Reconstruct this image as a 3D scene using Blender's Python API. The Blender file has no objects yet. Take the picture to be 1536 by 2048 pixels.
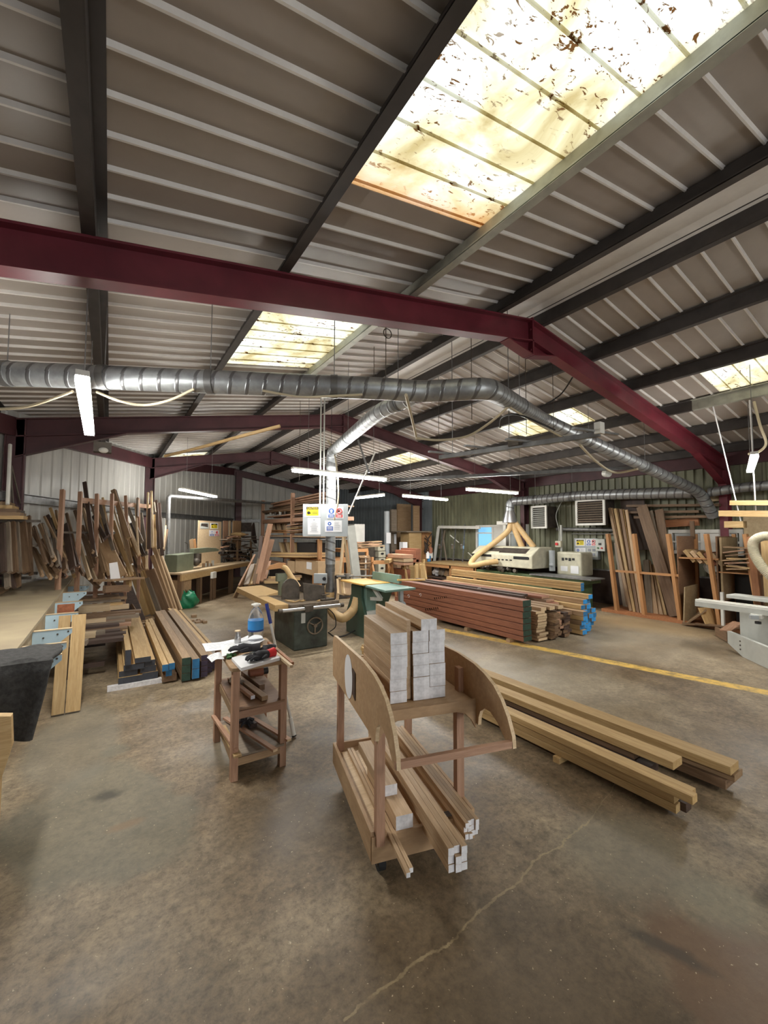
import bpy, math, random
from math import sin, cos, radians, pi, tan
from mathutils import Vector as V, Matrix as M
random.seed(7)
R = random.random
def U(a, b): return a + (b - a) * R()
C = bpy.context.scene.collection
sc = bpy.context.scene
# ------------------------------------------------------------------ camera
F = 828.0; YAW = radians(33.5); PIT = radians(3.0); ROL = radians(0.15); H = 1.65
fw = V((sin(YAW)*cos(PIT), cos(YAW)*cos(PIT), sin(PIT)))
rt = V((cos(YAW), -sin(YAW), 0)); up = rt.cross(fw)
r2 = rt*cos(ROL) + up*sin(ROL); u2 = up*cos(ROL) - rt*sin(ROL)
CP = V((0, 0, H))
cd = bpy.data.cameras.new('camera'); cam = bpy.data.objects.new('camera', cd); C.objects.link(cam)
cd.sensor_fit = 'HORIZONTAL'; cd.sensor_width = 36; cd.lens = 36*F/1536; cd.clip_start = .05; cd.clip_end = 200
mm = M((r2, u2, -fw)).transposed().to_4x4(); mm.translation = CP; cam.matrix_world = mm
sc.camera = cam
# ------------------------------------------------------------------ sky, exposure
w = bpy.data.worlds.new('overcast_sky'); sc.world = w; w.use_nodes = True
bg = w.node_tree.nodes['Background']; bg.inputs[0].default_value = (.93, .97, 1, 1); bg.inputs[1].default_value = 1.15
sc.view_settings.view_transform = 'Standard'; sc.view_settings.look = 'None'; sc.view_settings.gamma = 1
sc.view_settings.use_curve_mapping = False; sc.view_settings.exposure = 1.3
sc.render.film_transparent = False
try:
    sc.cycles.max_bounces = 7; sc.cycles.diffuse_bounces = 5; sc.cycles.transparent_max_bounces = 8
    sc.cycles.sample_clamp_indirect = 6
except Exception: pass
LAMP = 55.0
# ------------------------------------------------------------------ points from the room's own planes
def ray(x, y): return fw + r2*((x-768)/F) - u2*((y-1024)/F)
def G(x, y, z=0.0): d = ray(x, y); return CP + d*((z-H)/d.z)
def AX(x, y, X): d = ray(x, y); return CP + d*(X/d.x)
def AY(x, y, Y): d = ray(x, y); return CP + d*(Y/d.y)
def PL(x, y, p, n): d = ray(x, y); n = V(n); return CP + d*((V(p)-CP).dot(n)/d.dot(n))
# ------------------------------------------------------------------ materials
MT = {}
def nt(name):
    m = bpy.data.materials.new(name); m.use_nodes = True; MT[name] = m
    n = m.node_tree.nodes; l = m.node_tree.links
    return m, n, l, n['Principled BSDF']
def ramp(n, stops, interp='LINEAR'):
    r = n.new('ShaderNodeValToRGB'); r.color_ramp.interpolation = interp
    e = r.color_ramp.elements
    while len(e) < len(stops): e.new(.5)
    for k, (p, c) in enumerate(stops):
        e[k].position = p; e[k].color = (*c, 1) if len(c) == 3 else c
    return r
def noise(n, l, vec, scale, detail=4, dist=0., rough=.55):
    t = n.new('ShaderNodeTexNoise'); t.inputs['Scale'].default_value = scale; t.inputs['Detail'].default_value = detail
    t.inputs['Distortion'].default_value = dist; t.inputs['Roughness'].default_value = rough
    if vec is not None: l.new(vec, t.inputs['Vector'])
    return t
def mix(n, l, a, b, f, mode='MIX'):
    m = n.new('ShaderNodeMix'); m.data_type = 'RGBA'; m.blend_type = mode
    for s, v in ((6, a), (7, b)):
        if isinstance(v, tuple): m.inputs[s].default_value = (*v, 1)
        else: l.new(v, m.inputs[s])
    if isinstance(f, (int, float)): m.inputs[0].default_value = f
    else: l.new(f, m.inputs[0])
    return m.outputs[2]
def bump(n, l, b, h, s, d=.01):
    k = n.new('ShaderNodeBump'); k.inputs['Strength'].default_value = s; k.inputs['Distance'].default_value = d
    l.new(h, k.inputs['Height']); l.new(k.outputs[0], b.inputs['Normal'])
def wood(name, c1, c2, rough=.62, var=.22, sc_=(1.0, 16, 16), grey=None):
    m, n, l, b = nt(name)
    tc = n.new('ShaderNodeTexCoord'); oi = n.new('ShaderNodeObjectInfo')
    mp = n.new('ShaderNodeMapping'); mp.inputs['Scale'].default_value = sc_
    l.new(tc.outputs['Object'], mp.inputs[0])
    ml = n.new('ShaderNodeVectorMath'); ml.operation = 'ADD'
    mu = n.new('ShaderNodeMath'); mu.operation = 'MULTIPLY'; mu.inputs[1].default_value = 60; l.new(oi.outputs['Random'], mu.inputs[0])
    l.new(mp.outputs[0], ml.inputs[0]); l.new(mu.outputs[0], ml.inputs[1])
    t = noise(n, l, ml.outputs[0], 2.2, 6, 1.2)
    r = ramp(n, [(.3, c2), (.52, tuple((a+b_)/2 for a, b_ in zip(c1, c2))), (.7, c1)]); l.new(t.outputs[0], r.inputs[0])
    t2 = noise(n, l, ml.outputs[0], 14, 3, .4)
    cfin = mix(n, l, r.outputs[0], tuple(v*.62 for v in c2), .0)
    k2 = ramp(n, [(.35, (1, 1, 1)), (.62, (.82, .8, .78))]); l.new(t2.outputs[0], k2.inputs[0])
    cfin = mix(n, l, r.outputs[0], k2.outputs[0], .8, 'MULTIPLY')
    hs = n.new('ShaderNodeHueSaturation'); l.new(cfin, hs.inputs['Color'])
    mr = n.new('ShaderNodeMapRange'); l.new(oi.outputs['Random'], mr.inputs[0]); mr.inputs[3].default_value = 1-var; mr.inputs[4].default_value = 1+var
    l.new(mr.outputs[0], hs.inputs['Value'])
    l.new(hs.outputs[0], b.inputs['Base Color']); b.inputs['Roughness'].default_value = rough
    bump(n, l, b, t2.outputs[0], .25, .003)
    return m
def plain(name, c, rough=.5, metal=0., var=.0, nz=0., sc_=6., bmp=0., c2=None):
    m, n, l, b = nt(name)
    b.inputs['Roughness'].default_value = rough; b.inputs['Metallic'].default_value = metal
    if nz or c2:
        tc = n.new('ShaderNodeTexCoord'); t = noise(n, l, tc.outputs['Object'], sc_, 5, .3)
        cc = c2 or tuple(v*(1-nz) for v in c)
        r = ramp(n, [(.35, c), (.68, cc)]); l.new(t.outputs[0], r.inputs[0]); l.new(r.outputs[0], b.inputs['Base Color'])
        if bmp: bump(n, l, b, t.outputs[0], bmp)
    else: b.inputs['Base Color'].default_value = (*c, 1)
    return m
wood('oak', (.60, .43, .27), (.44, .29, .16))
wood('pine', (.62, .44, .22), (.46, .29, .12))
wood('pine_pale', (.74, .58, .38), (.58, .42, .25))
wood('beam', (.60, .42, .20), (.43, .27, .11), var=.12)
wood('tan', (.42, .28, .16), (.27, .17, .09))
wood('brown', (.25, .155, .09), (.15, .09, .05))
wood('grey', (.30, .24, .18), (.19, .15, .11))
wood('dark', (.10, .06, .045), (.05, .03, .022))
wood('mahogany', (.34, .13, .07), (.21, .075, .04), var=.15)
wood('mahogany_pale', (.48, .25, .16), (.36, .17, .10), var=.1)
wood('redwood', (.44, .19, .08), (.30, .12, .05))
wood('orange', (.55, .29, .12), (.42, .2, .08), var=.1)
wood('leg_wood', (.54, .33, .22), (.38, .21, .13), var=.12)
wood('ply', (.52, .35, .20), (.44, .28, .15), sc_=(1, 3, 3), var=.1)
wood('ply_dark', (.32, .19, .11), (.25, .14, .08), sc_=(1, 3, 3), var=.05)
wood('chip', (.42, .32, .19), (.33, .24, .13), sc_=(2, 2, 2), var=.05)
plain('end_white', (.86, .85, .87), .7, nz=.28, sc_=30)
plain('end_dark', (.055, .06, .075), .7, nz=.3, sc_=20)
plain('end_blue', (.03, .19, .42), .6, nz=.4, sc_=20)
plain('end_sky', (.04, .32, .75), .6, nz=.35, sc_=20)
plain('end_green', (.03, .07, .05), .6, nz=.4, sc_=25)
plain('end_purple', (.05, .035, .07), .6, nz=.3, sc_=20)
plain('maroon', (.16, .022, .035), .42, nz=.35, sc_=3)
plain('maroon_dark', (.09, .03, .035), .5, nz=.35, sc_=3)
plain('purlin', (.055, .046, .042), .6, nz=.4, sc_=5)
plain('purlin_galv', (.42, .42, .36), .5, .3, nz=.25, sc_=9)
plain('galv', (.42, .44, .46), .38, .8, nz=.3, sc_=14)
plain('galv_dark', (.20, .20, .20), .45, .7, nz=.4, sc_=8)
plain('steel', (.55, .55, .56), .3, .9)
plain('steel_dull', (.30, .30, .30), .45, .6, nz=.4, sc_=12)
plain('iron', (.12, .10, .08), .5, .5, nz=.4, sc_=12)
plain('cast', (.22, .17, .12), .5, .4, nz=.45, sc_=14)
plain('black', (.015, .015, .017), .5)
plain('rubber', (.02, .02, .02), .8)
plain('white_paint', (.78, .77, .72), .5, nz=.12, sc_=5)
plain('cream', (.60, .57, .44), .5, nz=.22, sc_=7)
plain('grey_paint', (.40, .43, .45), .5, nz=.1, sc_=4)
plain('grey_light', (.55, .56, .52), .5, nz=.15, sc_=6)
plain('saw_green', (.055, .07, .055), .45, nz=.5, sc_=7, c2=(.02, .02, .016))
plain('planer_green', (.035, .075, .05), .42, nz=.2, sc_=5)
plain('teal_green', (.16, .27, .23), .5, nz=.2, sc_=5)
plain('machine_green', (.10, .15, .07), .5, nz=.35, sc_=7)
plain('arm_green', (.17, .19, .13), .5, nz=.2, sc_=7)
plain('yellow', (.80, .46, .12), .5, nz=.12, sc_=8)
plain('sign_yellow', (.85, .68, .02), .5)
plain('sign_blue', (.02, .10, .42), .5)
plain('sign_red', (.65, .04, .04), .5)
plain('paper', (.80, .80, .82), .7, nz=.06, sc_=5)
plain('ink', (.28, .29, .33), .7)
plain('red', (.60, .02, .025), .5)
plain('blue', (.015, .03, .22), .45)
plain('label_blue', (.03, .24, .60), .45)
plain('label_navy', (.01, .05, .22), .45)
plain('brick_sheet', (.065, .04, .032), .7, nz=.4, sc_=6)
plain('cardboard', (.52, .36, .21), .8, nz=.12, sc_=5)
plain('hose_tan', (.62, .42, .20), .5, nz=.15, sc_=9)
plain('hose_pale', (.60, .55, .42), .5, nz=.15, sc_=9)
plain('cable', (.50, .43, .30), .6)
plain('pale_blue', (.50, .66, .76), .5, nz=.15, sc_=6, c2=(.42, .56, .63))
plain('rust', (.38, .13, .06), .8, nz=.4, sc_=30)
plain('blanket', (.06, .058, .056), .95, nz=.5, sc_=40, bmp=.6)
plain('bag_green', (.01, .22, .10), .45, nz=.3, sc_=8)
plain('dark_clutter', (.06, .045, .035), .8, nz=.5, sc_=12)
plain('sawdust', (.55, .42, .26), .95, nz=.3, sc_=40)
plain('cloth_dark', (.035, .034, .04), .9, nz=.4, sc_=20)
plain('leaf_green', (.05, .14, .04), .7)
plain('bench_top', (.30, .24, .16), .55, nz=.25, sc_=2.5, c2=(.40, .33, .21))
plain('sky_glass', (.25, .55, .85), .4)
plain('pane_grey', (.45, .48, .48), .3)
def m_floor():
    m, n, l, b = nt('concrete')
    tc = n.new('ShaderNodeTexCoord'); P = tc.outputs['Object']
    a = noise(n, l, P, .55, 6, .5); r = ramp(n, [(.34, (.13, .09, .052)), (.47, (.21, .157, .10)), (.60, (.31, .248, .168))]); l.new(a.outputs[0], r.inputs[0])
    f = noise(n, l, P, 26, 8, .2, .75); rf = ramp(n, [(.36, (.45, .43, .40)), (.50, (1, 1, 1)), (.64, (1.45, 1.42, 1.32))]); l.new(f.outputs[0], rf.inputs[0])
    f2 = noise(n, l, P, 4.5, 6, .4, .7); r2_ = ramp(n, [(.38, (.72, .70, .68)), (.62, (1.22, 1.2, 1.18))]); l.new(f2.outputs[0], r2_.inputs[0])
    col = mix(n, l, r.outputs[0], rf.outputs[0], .7, 'MULTIPLY'); col = mix(n, l, col, r2_.outputs[0], .9, 'MULTIPLY')
    def blob(cx, cy, rx, ry, c, s=1., edge=.12, nz=.35, sc2=1.6, rot=0):
        nonlocal col
        mp = n.new('ShaderNodeMapping'); mp.vector_type = 'TEXTURE'
        mp.inputs['Location'].default_value = (cx, cy, 0); mp.inputs['Rotation'].default_value = (0, 0, rot); mp.inputs['Scale'].default_value = (rx, ry, 1)
        wob = noise(n, l, P, sc2, 5); wm = n.new('ShaderNodeVectorMath'); wm.operation = 'MULTIPLY_ADD'
        l.new(wob.outputs[1], wm.inputs[0]); wm.inputs[1].default_value = (nz,)*3
        l.new(P, mp.inputs[0]); l.new(mp.outputs[0], wm.inputs[2])
        sb = n.new('ShaderNodeVectorMath'); sb.operation = 'SUBTRACT'; l.new(wm.outputs[0], sb.inputs[0]); sb.inputs[1].default_value = (nz/2,)*3
        ln = n.new('ShaderNodeVectorMath'); ln.operation = 'LENGTH'; l.new(sb.outputs[0], ln.inputs[0])
        mr = n.new('ShaderNodeMapRange'); l.new(ln.outputs['Value'], mr.inputs[0])
        mr.inputs[1].default_value = 1; mr.inputs[2].default_value = 1-edge*2; mr.inputs[3].default_value = 0; mr.inputs[4].default_value = s
        col = mix(n, l, col, c, mr.outputs[0])
    # poured patches, stains, dust drifts and broad paler and darker areas, each outlined
    def pb(x, y, rx, ry, c, s_, e=.1, nz_=.35, sc2_=2.5, rot=0): g_ = G(x, y); blob(g_.x, g_.y, rx, ry, c, s_, e, nz_, sc2_, rot)
    blob(3.9, 3.4, 1.5, 2.2, (.34, .295, .22), .7, .45, .6); blob(6.8, 3.4, 1.8, 1.6, (.36, .31, .24), .75, .45, .6); blob(8.2, 3.8, .8, 1.4, (.42, .30, .17), .8, .3, .5)
    blob(2.0, 8.6, 1.6, 1.3, (.33, .265, .17), .6, .4, .5)
    blob(1.05, .95, 1.5, .75, (.105, .078, .05), .65, .4, .7, 2); blob(1.0, 2.35, .5, .5, (.10, .075, .05), .65, .35, .7, 3)  # broad area darker towards the camera, and a smaller dark one
    pb(200, 1640, .46, .80, (.19, .178, .13), .62, .09, 1.3, 1.7, .25); pb(150, 1480, .35, .9, (.22, .20, .155), .6, .12, .4)
    pb(215, 1590, .10, .07, (.05, .045, .035), .75, .3, 1.3, 9); pb(250, 1650, .12, .05, (.27, .16, .08), .5, .3, .9, 7); pb(230, 1500, .12, .12, (.16, .165, .13), .45, .25, 1.3, 5)
    pb(1480, 1960, .30, .34, (.155, .09, .05), .8, .12, 1.3, 4); pb(1340, 1900, .05, .22, (.05, .045, .035), .7, .3, 1.2, 12, .3)
    pb(1250, 1700, .45, .35, (.23, .21, .16), .6, .25, .6, 3); pb(1440, 1800, .25, .2, (.27, .26, .19), .5, .3, .6, 4)
    pb(560, 1640, .18, .12, (.09, .07, .05), .6, .4, .9, 6); pb(470, 1500, .35, .25, (.26, .235, .18), .5, .3, .5)
    def line(p0, p1, wd, c, s, jag, sc3, soft=.25):
        nonlocal col
        p0 = V(p0); p1 = V(p1); an = math.atan2(p1.y-p0.y, p1.x-p0.x); c0 = (p0+p1)/2; L = (p1-p0).length
        mp = n.new('ShaderNodeMapping'); mp.vector_type = 'TEXTURE'
        mp.inputs['Location'].default_value = (c0.x, c0.y, 0); mp.inputs['Rotation'].default_value = (0, 0, an); l.new(P, mp.inputs[0])
        wob = noise(n, l, P, sc3, 6, .4, .65); sx = n.new('ShaderNodeSeparateXYZ'); l.new(mp.outputs[0], sx.inputs[0])
        ma = n.new('ShaderNodeMath'); ma.operation = 'MULTIPLY_ADD'; l.new(wob.outputs[0], ma.inputs[0]); ma.inputs[1].default_value = jag; l.new(sx.outputs[1], ma.inputs[2])
        m2 = n.new('ShaderNodeMath'); m2.operation = 'SUBTRACT'; l.new(ma.outputs[0], m2.inputs[0]); m2.inputs[1].default_value = jag/2
        m3 = n.new('ShaderNodeMath'); m3.operation = 'ABSOLUTE'; l.new(m2.outputs[0], m3.inputs[0])
        mr = n.new('ShaderNodeMapRange'); l.new(m3.outputs[0], mr.inputs[0]); mr.inputs[1].default_value = wd; mr.inputs[2].default_value = wd*(1-soft); mr.inputs[4].default_value = s
        mx = n.new('ShaderNodeMath'); mx.operation = 'ABSOLUTE'; l.new(sx.outputs[0], mx.inputs[0])
        lt = n.new('ShaderNodeMath'); lt.operation = 'LESS_THAN'; l.new(mx.outputs[0], lt.inputs[0]); lt.inputs[1].default_value = L/2
        mm_ = n.new('ShaderNodeMath'); mm_.operation = 'MULTIPLY'; l.new(mr.outputs[0], mm_.inputs[0]); l.new(lt.outputs[0], mm_.inputs[1])
        fac = mm_.outputs[0]
        wn = noise(n, l, P, 9, 6, 0, .7); wr = ramp(n, [(.36, (.25,)*3), (.55, (1,)*3)]); l.new(wn.outputs[0], wr.inputs[0])
        m4 = n.new('ShaderNodeMath'); m4.operation = 'MULTIPLY'; l.new(fac, m4.inputs[0]); l.new(wr.outputs[0], m4.inputs[1])
        col = mix(n, l, col, c, m4.outputs[0])
    line((4.45, 7.2, 0), (5.95, .8, 0), .105, (.80, .52, .12), .95, .02, 6)
    a_ = G(690, 2048); b_ = G(1180, 1640); line(a_, b_, .007, (.42, .33, .19), .7, .16, 3, .5)
    a_ = G(1180, 1640); b_ = G(1330, 1430); line(a_, b_, .004, (.40, .33, .2), .35, .08, 3, .5)
    a_ = G(1236, 1610); b_ = G(1536, 1640); line(a_, b_, .003, (.10, .08, .05), .5, .03, 3, .5)
    sp = noise(n, l, P, 60, 2); sr = ramp(n, [(.70, (0,)*3), (.74, (1,)*3)]); l.new(sp.outputs[0], sr.inputs[0])
    col = mix(n, l, col, (.55, .45, .30), sr.outputs[0])
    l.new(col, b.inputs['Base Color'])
    g = noise(n, l, P, 1.1, 4); rr = ramp(n, [(.35, (.34,)*3), (.6, (.62,)*3)]); l.new(g.outputs[0], rr.inputs[0]); l.new(rr.outputs[0], b.inputs['Roughness'])
    bump(n, l, b, f.outputs[0], .3, .004)
m_floor()
def m_sheet(name, c, cd, rough=.5, streak=.5, scl=(1.5, 1.5, .25)):
    m, n, l, b = nt(name); tc = n.new('ShaderNodeTexCoord'); mp = n.new('ShaderNodeMapping'); mp.inputs['Scale'].default_value = scl
    l.new(tc.outputs['Object'], mp.inputs[0]); t = noise(n, l, mp.outputs[0], 3, 6, .3, .65)
    r = ramp(n, [(.32, c), (.72, cd)]); l.new(t.outputs[0], r.inputs[0]); l.new(r.outputs[0], b.inputs['Base Color']); b.inputs['Roughness'].default_value = rough
m_sheet('roof_sheet', (.34, .295, .26), (.27, .235, .205), .38, scl=(.5, .5, .5))
m_sheet('roof_rib', (.72, .69, .65), (.58, .55, .52), .4)  # paler than the sheet: light caught by the ribs is put into the colour
m_sheet('white_sheet', (.58, .57, .53), (.40, .39, .365), .45)
m_sheet('green_sheet', (.25, .255, .165), (.13, .13, .085), .5, scl=(1.2, 1.2, .4))
m_sheet('blue_sheet', (.19, .22, .235), (.11, .125, .135), .5)
def m_grp():     # glass-fibre rooflight: daylight comes through it; moss, leaves and rust-brown grime lie on it
    m, n, l, b = nt('rooflight'); out = n['Material Output']; tc = n.new('ShaderNodeTexCoord'); P = tc.outputs['Object']
    a = noise(n, l, P, 1.6, 6, .8); r = ramp(n, [(.36, (.38, .30, .14)), (.46, (.58, .52, .33)), (.58, (.74, .74, .66))]); l.new(a.outputs[0], r.inputs[0])
    mp = n.new('ShaderNodeMapping'); mp.inputs['Rotation'].default_value = (0, 0, .5); mp.inputs['Scale'].default_value = (1, 2.2, 1); l.new(P, mp.inputs[0])
    d = noise(n, l, mp.outputs[0], 11, 6, 1.2, .6); rd = ramp(n, [(.595, (0,)*3), (.62, (1,)*3)]); l.new(d.outputs[0], rd.inputs[0])
    cl = noise(n, l, P, 1.3, 3); rc = ramp(n, [(.40, (.0,)*3), (.54, (1,)*3)]); l.new(cl.outputs[0], rc.inputs[0])
    dm = mix(n, l, (0, 0, 0), rc.outputs[0], rd.outputs[0])
    col = mix(n, l, r.outputs[0], (.10, .045, .015), dm)
    br = n.new('ShaderNodeAttribute'); br.attribute_name = 'grime'
    col = mix(n, l, col, (.52, .25, .09), br.outputs['Fac'])
    tr = n.new('ShaderNodeBsdfTranslucent'); df = n.new('ShaderNodeBsdfDiffuse'); l.new(col, tr.inputs[0]); l.new(col, df.inputs[0])
    ms = n.new('ShaderNodeMixShader'); ms.inputs[0].default_value = .75; l.new(df.outputs[0], ms.inputs[1]); l.new(tr.outputs[0], ms.inputs[2]); l.new(ms.outputs[0], out.inputs[0])
m_grp()
m_, n_, l_, b_ = nt('lamp_glow'); b_.inputs['Base Color'].default_value = (1, 1, 1, 1); b_.inputs['Emission Color'].default_value = (1, .985, .93, 1); b_.inputs['Emission Strength'].default_value = LAMP
m_, n_, l_, b_ = nt('clear_plastic'); b_.inputs['Base Color'].default_value = (.95, .97, 1, 1); b_.inputs['Roughness'].default_value = .08; b_.inputs['Transmission Weight'].default_value = .92; b_.inputs['IOR'].default_value = 1.2
m_, n_, l_, b_ = nt('daylit_glass'); b_.inputs['Base Color'].default_value = (.2, .5, .8, 1); b_.inputs['Roughness'].default_value = .3; b_.inputs['Emission Color'].default_value = (.25, .6, .95, 1); b_.inputs['Emission Strength'].default_value = .3
def m_spiral():
    m, n, l, b = nt('spiral_duct'); tc = n.new('ShaderNodeTexCoord'); uv = n.new('ShaderNodeUVMap')
    wv = n.new('ShaderNodeTexWave'); wv.wave_type = 'BANDS'; wv.bands_direction = 'X'; wv.inputs['Scale'].default_value = 1.; l.new(uv.outputs[0], wv.inputs[0])
    r = ramp(n, [(.86, (0,)*3), (.96, (1,)*3)]); l.new(wv.outputs[0], r.inputs[0])
    t = noise(n, l, tc.outputs['Object'], 9, 5); c = ramp(n, [(.35, (.40, .42, .43)), (.68, (.26, .27, .28))]); l.new(t.outputs[0], c.inputs[0])
    cc = mix(n, l, c.outputs[0], (.16, .16, .165), r.outputs[0]); l.new(cc, b.inputs['Base Color'])
    b.inputs['Metallic'].default_value = .65; b.inputs['Roughness'].default_value = .42; bump(n, l, b, r.outputs[0], .7, .006)
m_spiral()
# ------------------------------------------------------------------ mesh helpers
class MB:
    def __init__(s): s.v = []; s.f = []; s.m = []; s.uv = {}
    def add(s, vs, fs, mi=0):
        k = len(s.v); s.v += [V(a) for a in vs]; s.f += [[k+i for i in f] for f in fs]; s.m += [mi]*len(fs); return s
    def box(s, x0, x1, y0, y1, z0, z1, mi=0):
        vs = [(x, y, z) for z in (z0, z1) for y in (y0, y1) for x in (x0, x1)]
        return s.add(vs, [(0, 2, 3, 1), (4, 5, 7, 6), (0, 1, 5, 4), (2, 6, 7, 3), (0, 4, 6, 2), (1, 3, 7, 5)], mi)
    def beam(s, p0, p1, w, h, upv=(0, 0, 1), mi=0, me=None):   # w across, h along up
        p0 = V(p0); p1 = V(p1); d = (p1-p0).normalized(); u = V(upv)
        if abs(d.dot(u)) > .98: u = V((0, 1, 0)) if abs(d.y) < .9 else V((1, 0, 0))
        c = d.cross(u).normalized(); u = c.cross(d).normalized()
        vs = [p + c*(a*w/2) + u*(b*h/2) for p in (p0, p1) for b in (-1, 1) for a in (-1, 1)]
        s.add(vs, [(0, 1, 5, 4), (2, 6, 7, 3), (0, 4, 6, 2), (1, 3, 7, 5)], mi)
        s.add(vs, [(0, 2, 3, 1), (4, 5, 7, 6)], mi if me is None else me); return s
    def tube(s, pts, r, n=12, mi=0, cap=True, rr=None):
        pts = [V(p) for p in pts]; rings = []; prev = None; dist = 0; k0 = len(s.v)
        for i, p in enumerate(pts):
            d = (pts[min(i+1, len(pts)-1)] - pts[max(i-1, 0)]).normalized()
            if prev is None: a = d.cross(V((0, 0, 1))); a = a if a.length > .05 else d.cross(V((1, 0, 0)))
            else: a = prev - d*prev.dot(d)
            a.normalize(); prev = a; b = d.cross(a)
            if i: dist += (p-pts[i-1]).length
            q = r if rr is None else rr[i]
            for j in range(n):
                t = 2*pi*j/n; s.uv[len(s.v)] = (dist*2.2 + j/n*.33, j/n); s.v.append(p + a*cos(t)*q + b*sin(t)*q)
        for i in range(len(pts)-1):
            for j in range(n):
                x = k0+i*n+j; y = k0+i*n+(j+1) % n; s.f.append([x, y, y+n, x+n]); s.m.append(mi)
        if cap:
            s.f.append([k0+j for j in range(n)][::-1]); s.f.append([k0+(len(pts)-1)*n+j for j in range(n)]); s.m += [mi, mi]
        return s
    def cyl(s, p0, p1, r, n=16, mi=0, r1=None): return s.tube([p0, p1], r, n, mi, True, [r, r if r1 is None else r1])
    def prism(s, poly, o, ax, ay, th, mi=0, me=None):   # polygon in plane (o;ax,ay), extruded by vector th
        o = V(o); ax = V(ax); ay = V(ay); th = V(th); n = len(poly)
        a = [o+ax*x+ay*y for x, y in poly]; b = [p+th for p in a]
        s.add(a+b, [list(range(n)), list(range(2*n-1, n-1, -1))], mi)
        k = len(s.v)-2*n
        for i in range(n): s.f.append([k+i, k+n+i, k+n+(i+1) % n, k+(i+1) % n]); s.m.append(mi if me is None else me)
        return s
    def ball(s, c, rx, ry, rz, n=10, m=7, mi=0, jit=0):
        c = V(c); vs = [c+V((0, 0, rz))]
        for i in range(1, m):
            for j in range(n):
                t = pi*i/m; q = 2*pi*j/n; k = 1+U(-jit, jit); vs.append(c+V((rx*sin(t)*cos(q)*k, ry*sin(t)*sin(q)*k, rz*cos(t)*k)))
        vs.append(c-V((0, 0, rz))); fs = [(0, 1+j, 1+(j+1) % n) for j in range(n)]
        for i in range(m-2):
            for j in range(n): a = 1+i*n+j; b = 1+i*n+(j+1) % n; fs.append((a, a+n, b+n, b))
        e = len(vs)-1; fs += [(e, e-n+(j+1) % n, e-n+j) for j in range(n)]
        return s.add(vs, fs, mi)
    def grid(s, fn, nu, nv, mi=0):
        vs = [fn(i/nu, j/nv) for i in range(nu+1) for j in range(nv+1)]
        return s.add(vs, [(i*(nv+1)+j, (i+1)*(nv+1)+j, (i+1)*(nv+1)+j+1, i*(nv+1)+j+1) for i in range(nu) for j in range(nv)], mi)
    def build(s, name, mats, parent=None, smooth=False, bevel=0, origin=None):
        if isinstance(mats, str): mats = [mats]
        lo = V((min(v[i] for v in s.v) for i in range(3))); hi = V((max(v[i] for v in s.v) for i in range(3)))
        o = V(origin) if origin else V(((lo.x+hi.x)/2, (lo.y+hi.y)/2, lo.z))
        me = bpy.data.meshes.new(name); me.from_pydata([v-o for v in s.v], [], s.f)
        for q in mats: me.materials.append(MT[q])
        me.polygons.foreach_set('material_index', s.m)
        if s.uv:
            ul = me.uv_layers.new(name='UVMap')
            for pl in me.polygons:
                us = [s.uv.get(me.loops[li].vertex_index, (0, 0)) for li in pl.loop_indices]
                w_ = max(u[1] for u in us) > .8
                for li, u in zip(pl.loop_indices, us):
                    if w_ and u[1] < .2: u = (u[0]+.33, 1)
                    ul.data[li].uv = u
        if smooth: me.polygons.foreach_set('use_smooth', [True]*len(me.polygons)); 
        me.update(); ob = bpy.data.objects.new(name, me); C.objects.link(ob)
        if smooth:
            try: me.set_sharp_from_angle(angle=radians(40))
            except Exception: pass
        if parent is not None: ob.parent = parent; ob.location = o - wl(parent)
        else: ob.location = o
        ob['wl'] = list(o)
        if bevel:
            b = ob.modifiers.new('bevel', 'BEVEL'); b.width = bevel; b.segments = 2; b.limit_method = 'ANGLE'
        return ob
def wl(o): return V(o['wl'])
def tag(o, label=None, cat=None, group=None, kind=None):
    if label: o['label'] = label
    if cat: o['category'] = cat
    if group: o['group'] = group
    if kind: o['kind'] = kind
    return o
def struct(o): o['kind'] = 'structure'; return o
def thing(name, loc, label, cat, group=None):
    o = bpy.data.objects.new(name, None); C.objects.link(o); o.location = loc; o['wl'] = list(loc); o.empty_display_size = .1
    return tag(o, label, cat, group)
def board(p0, p1, w, h, mat, name='board', label=None, cat=None, group=None, end=None, upv=(0, 0, 1), parent=None, bevel=0, roll=0):
    p0 = V(p0); p1 = V(p1); d = (p1-p0); L = d.length; d.normalize(); u = V(upv)
    if abs(d.dot(u)) > .98: u = V((0, 1, 0)) if abs(d.y) < .9 else V((1, 0, 0))
    c = u.cross(d).normalized(); u = d.cross(c).normalized()
    m4 = M((d, c, u)).transposed().to_4x4(); m4.translation = (p0+p1)/2
    if roll: m4 = m4 @ M.Rotation(roll, 4, 'X')
    q = MB(); a, b_, c_ = L/2, w/2, h/2
    vs = [(x, y, z) for z in (-c_, c_) for y in (-b_, b_) for x in (-a, a)]
    q.add(vs, [(0, 2, 3, 1), (4, 5, 7, 6), (0, 1, 5, 4), (2, 6, 7, 3)], 0); q.add(vs, [(0, 4, 6, 2), (1, 3, 7, 5)], 1 if end else 0)
    me = bpy.data.meshes.new(name); me.from_pydata(q.v, [], q.f); me.materials.append(MT[mat])
    if end: me.materials.append(MT[end])
    me.polygons.foreach_set('material_index', q.m)
    me.update(); o = bpy.data.objects.new(name, me); C.objects.link(o)
    if parent is not None: o.parent = parent; o.matrix_basis = M.Translation(-wl(parent)) @ m4
    else: o.matrix_basis = m4
    o['wl'] = list(m4.translation)
    if bevel:
        b = o.modifiers.new('bevel', 'BEVEL'); b.width = bevel; b.segments = 1
    return tag(o, label, cat, group)
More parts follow.
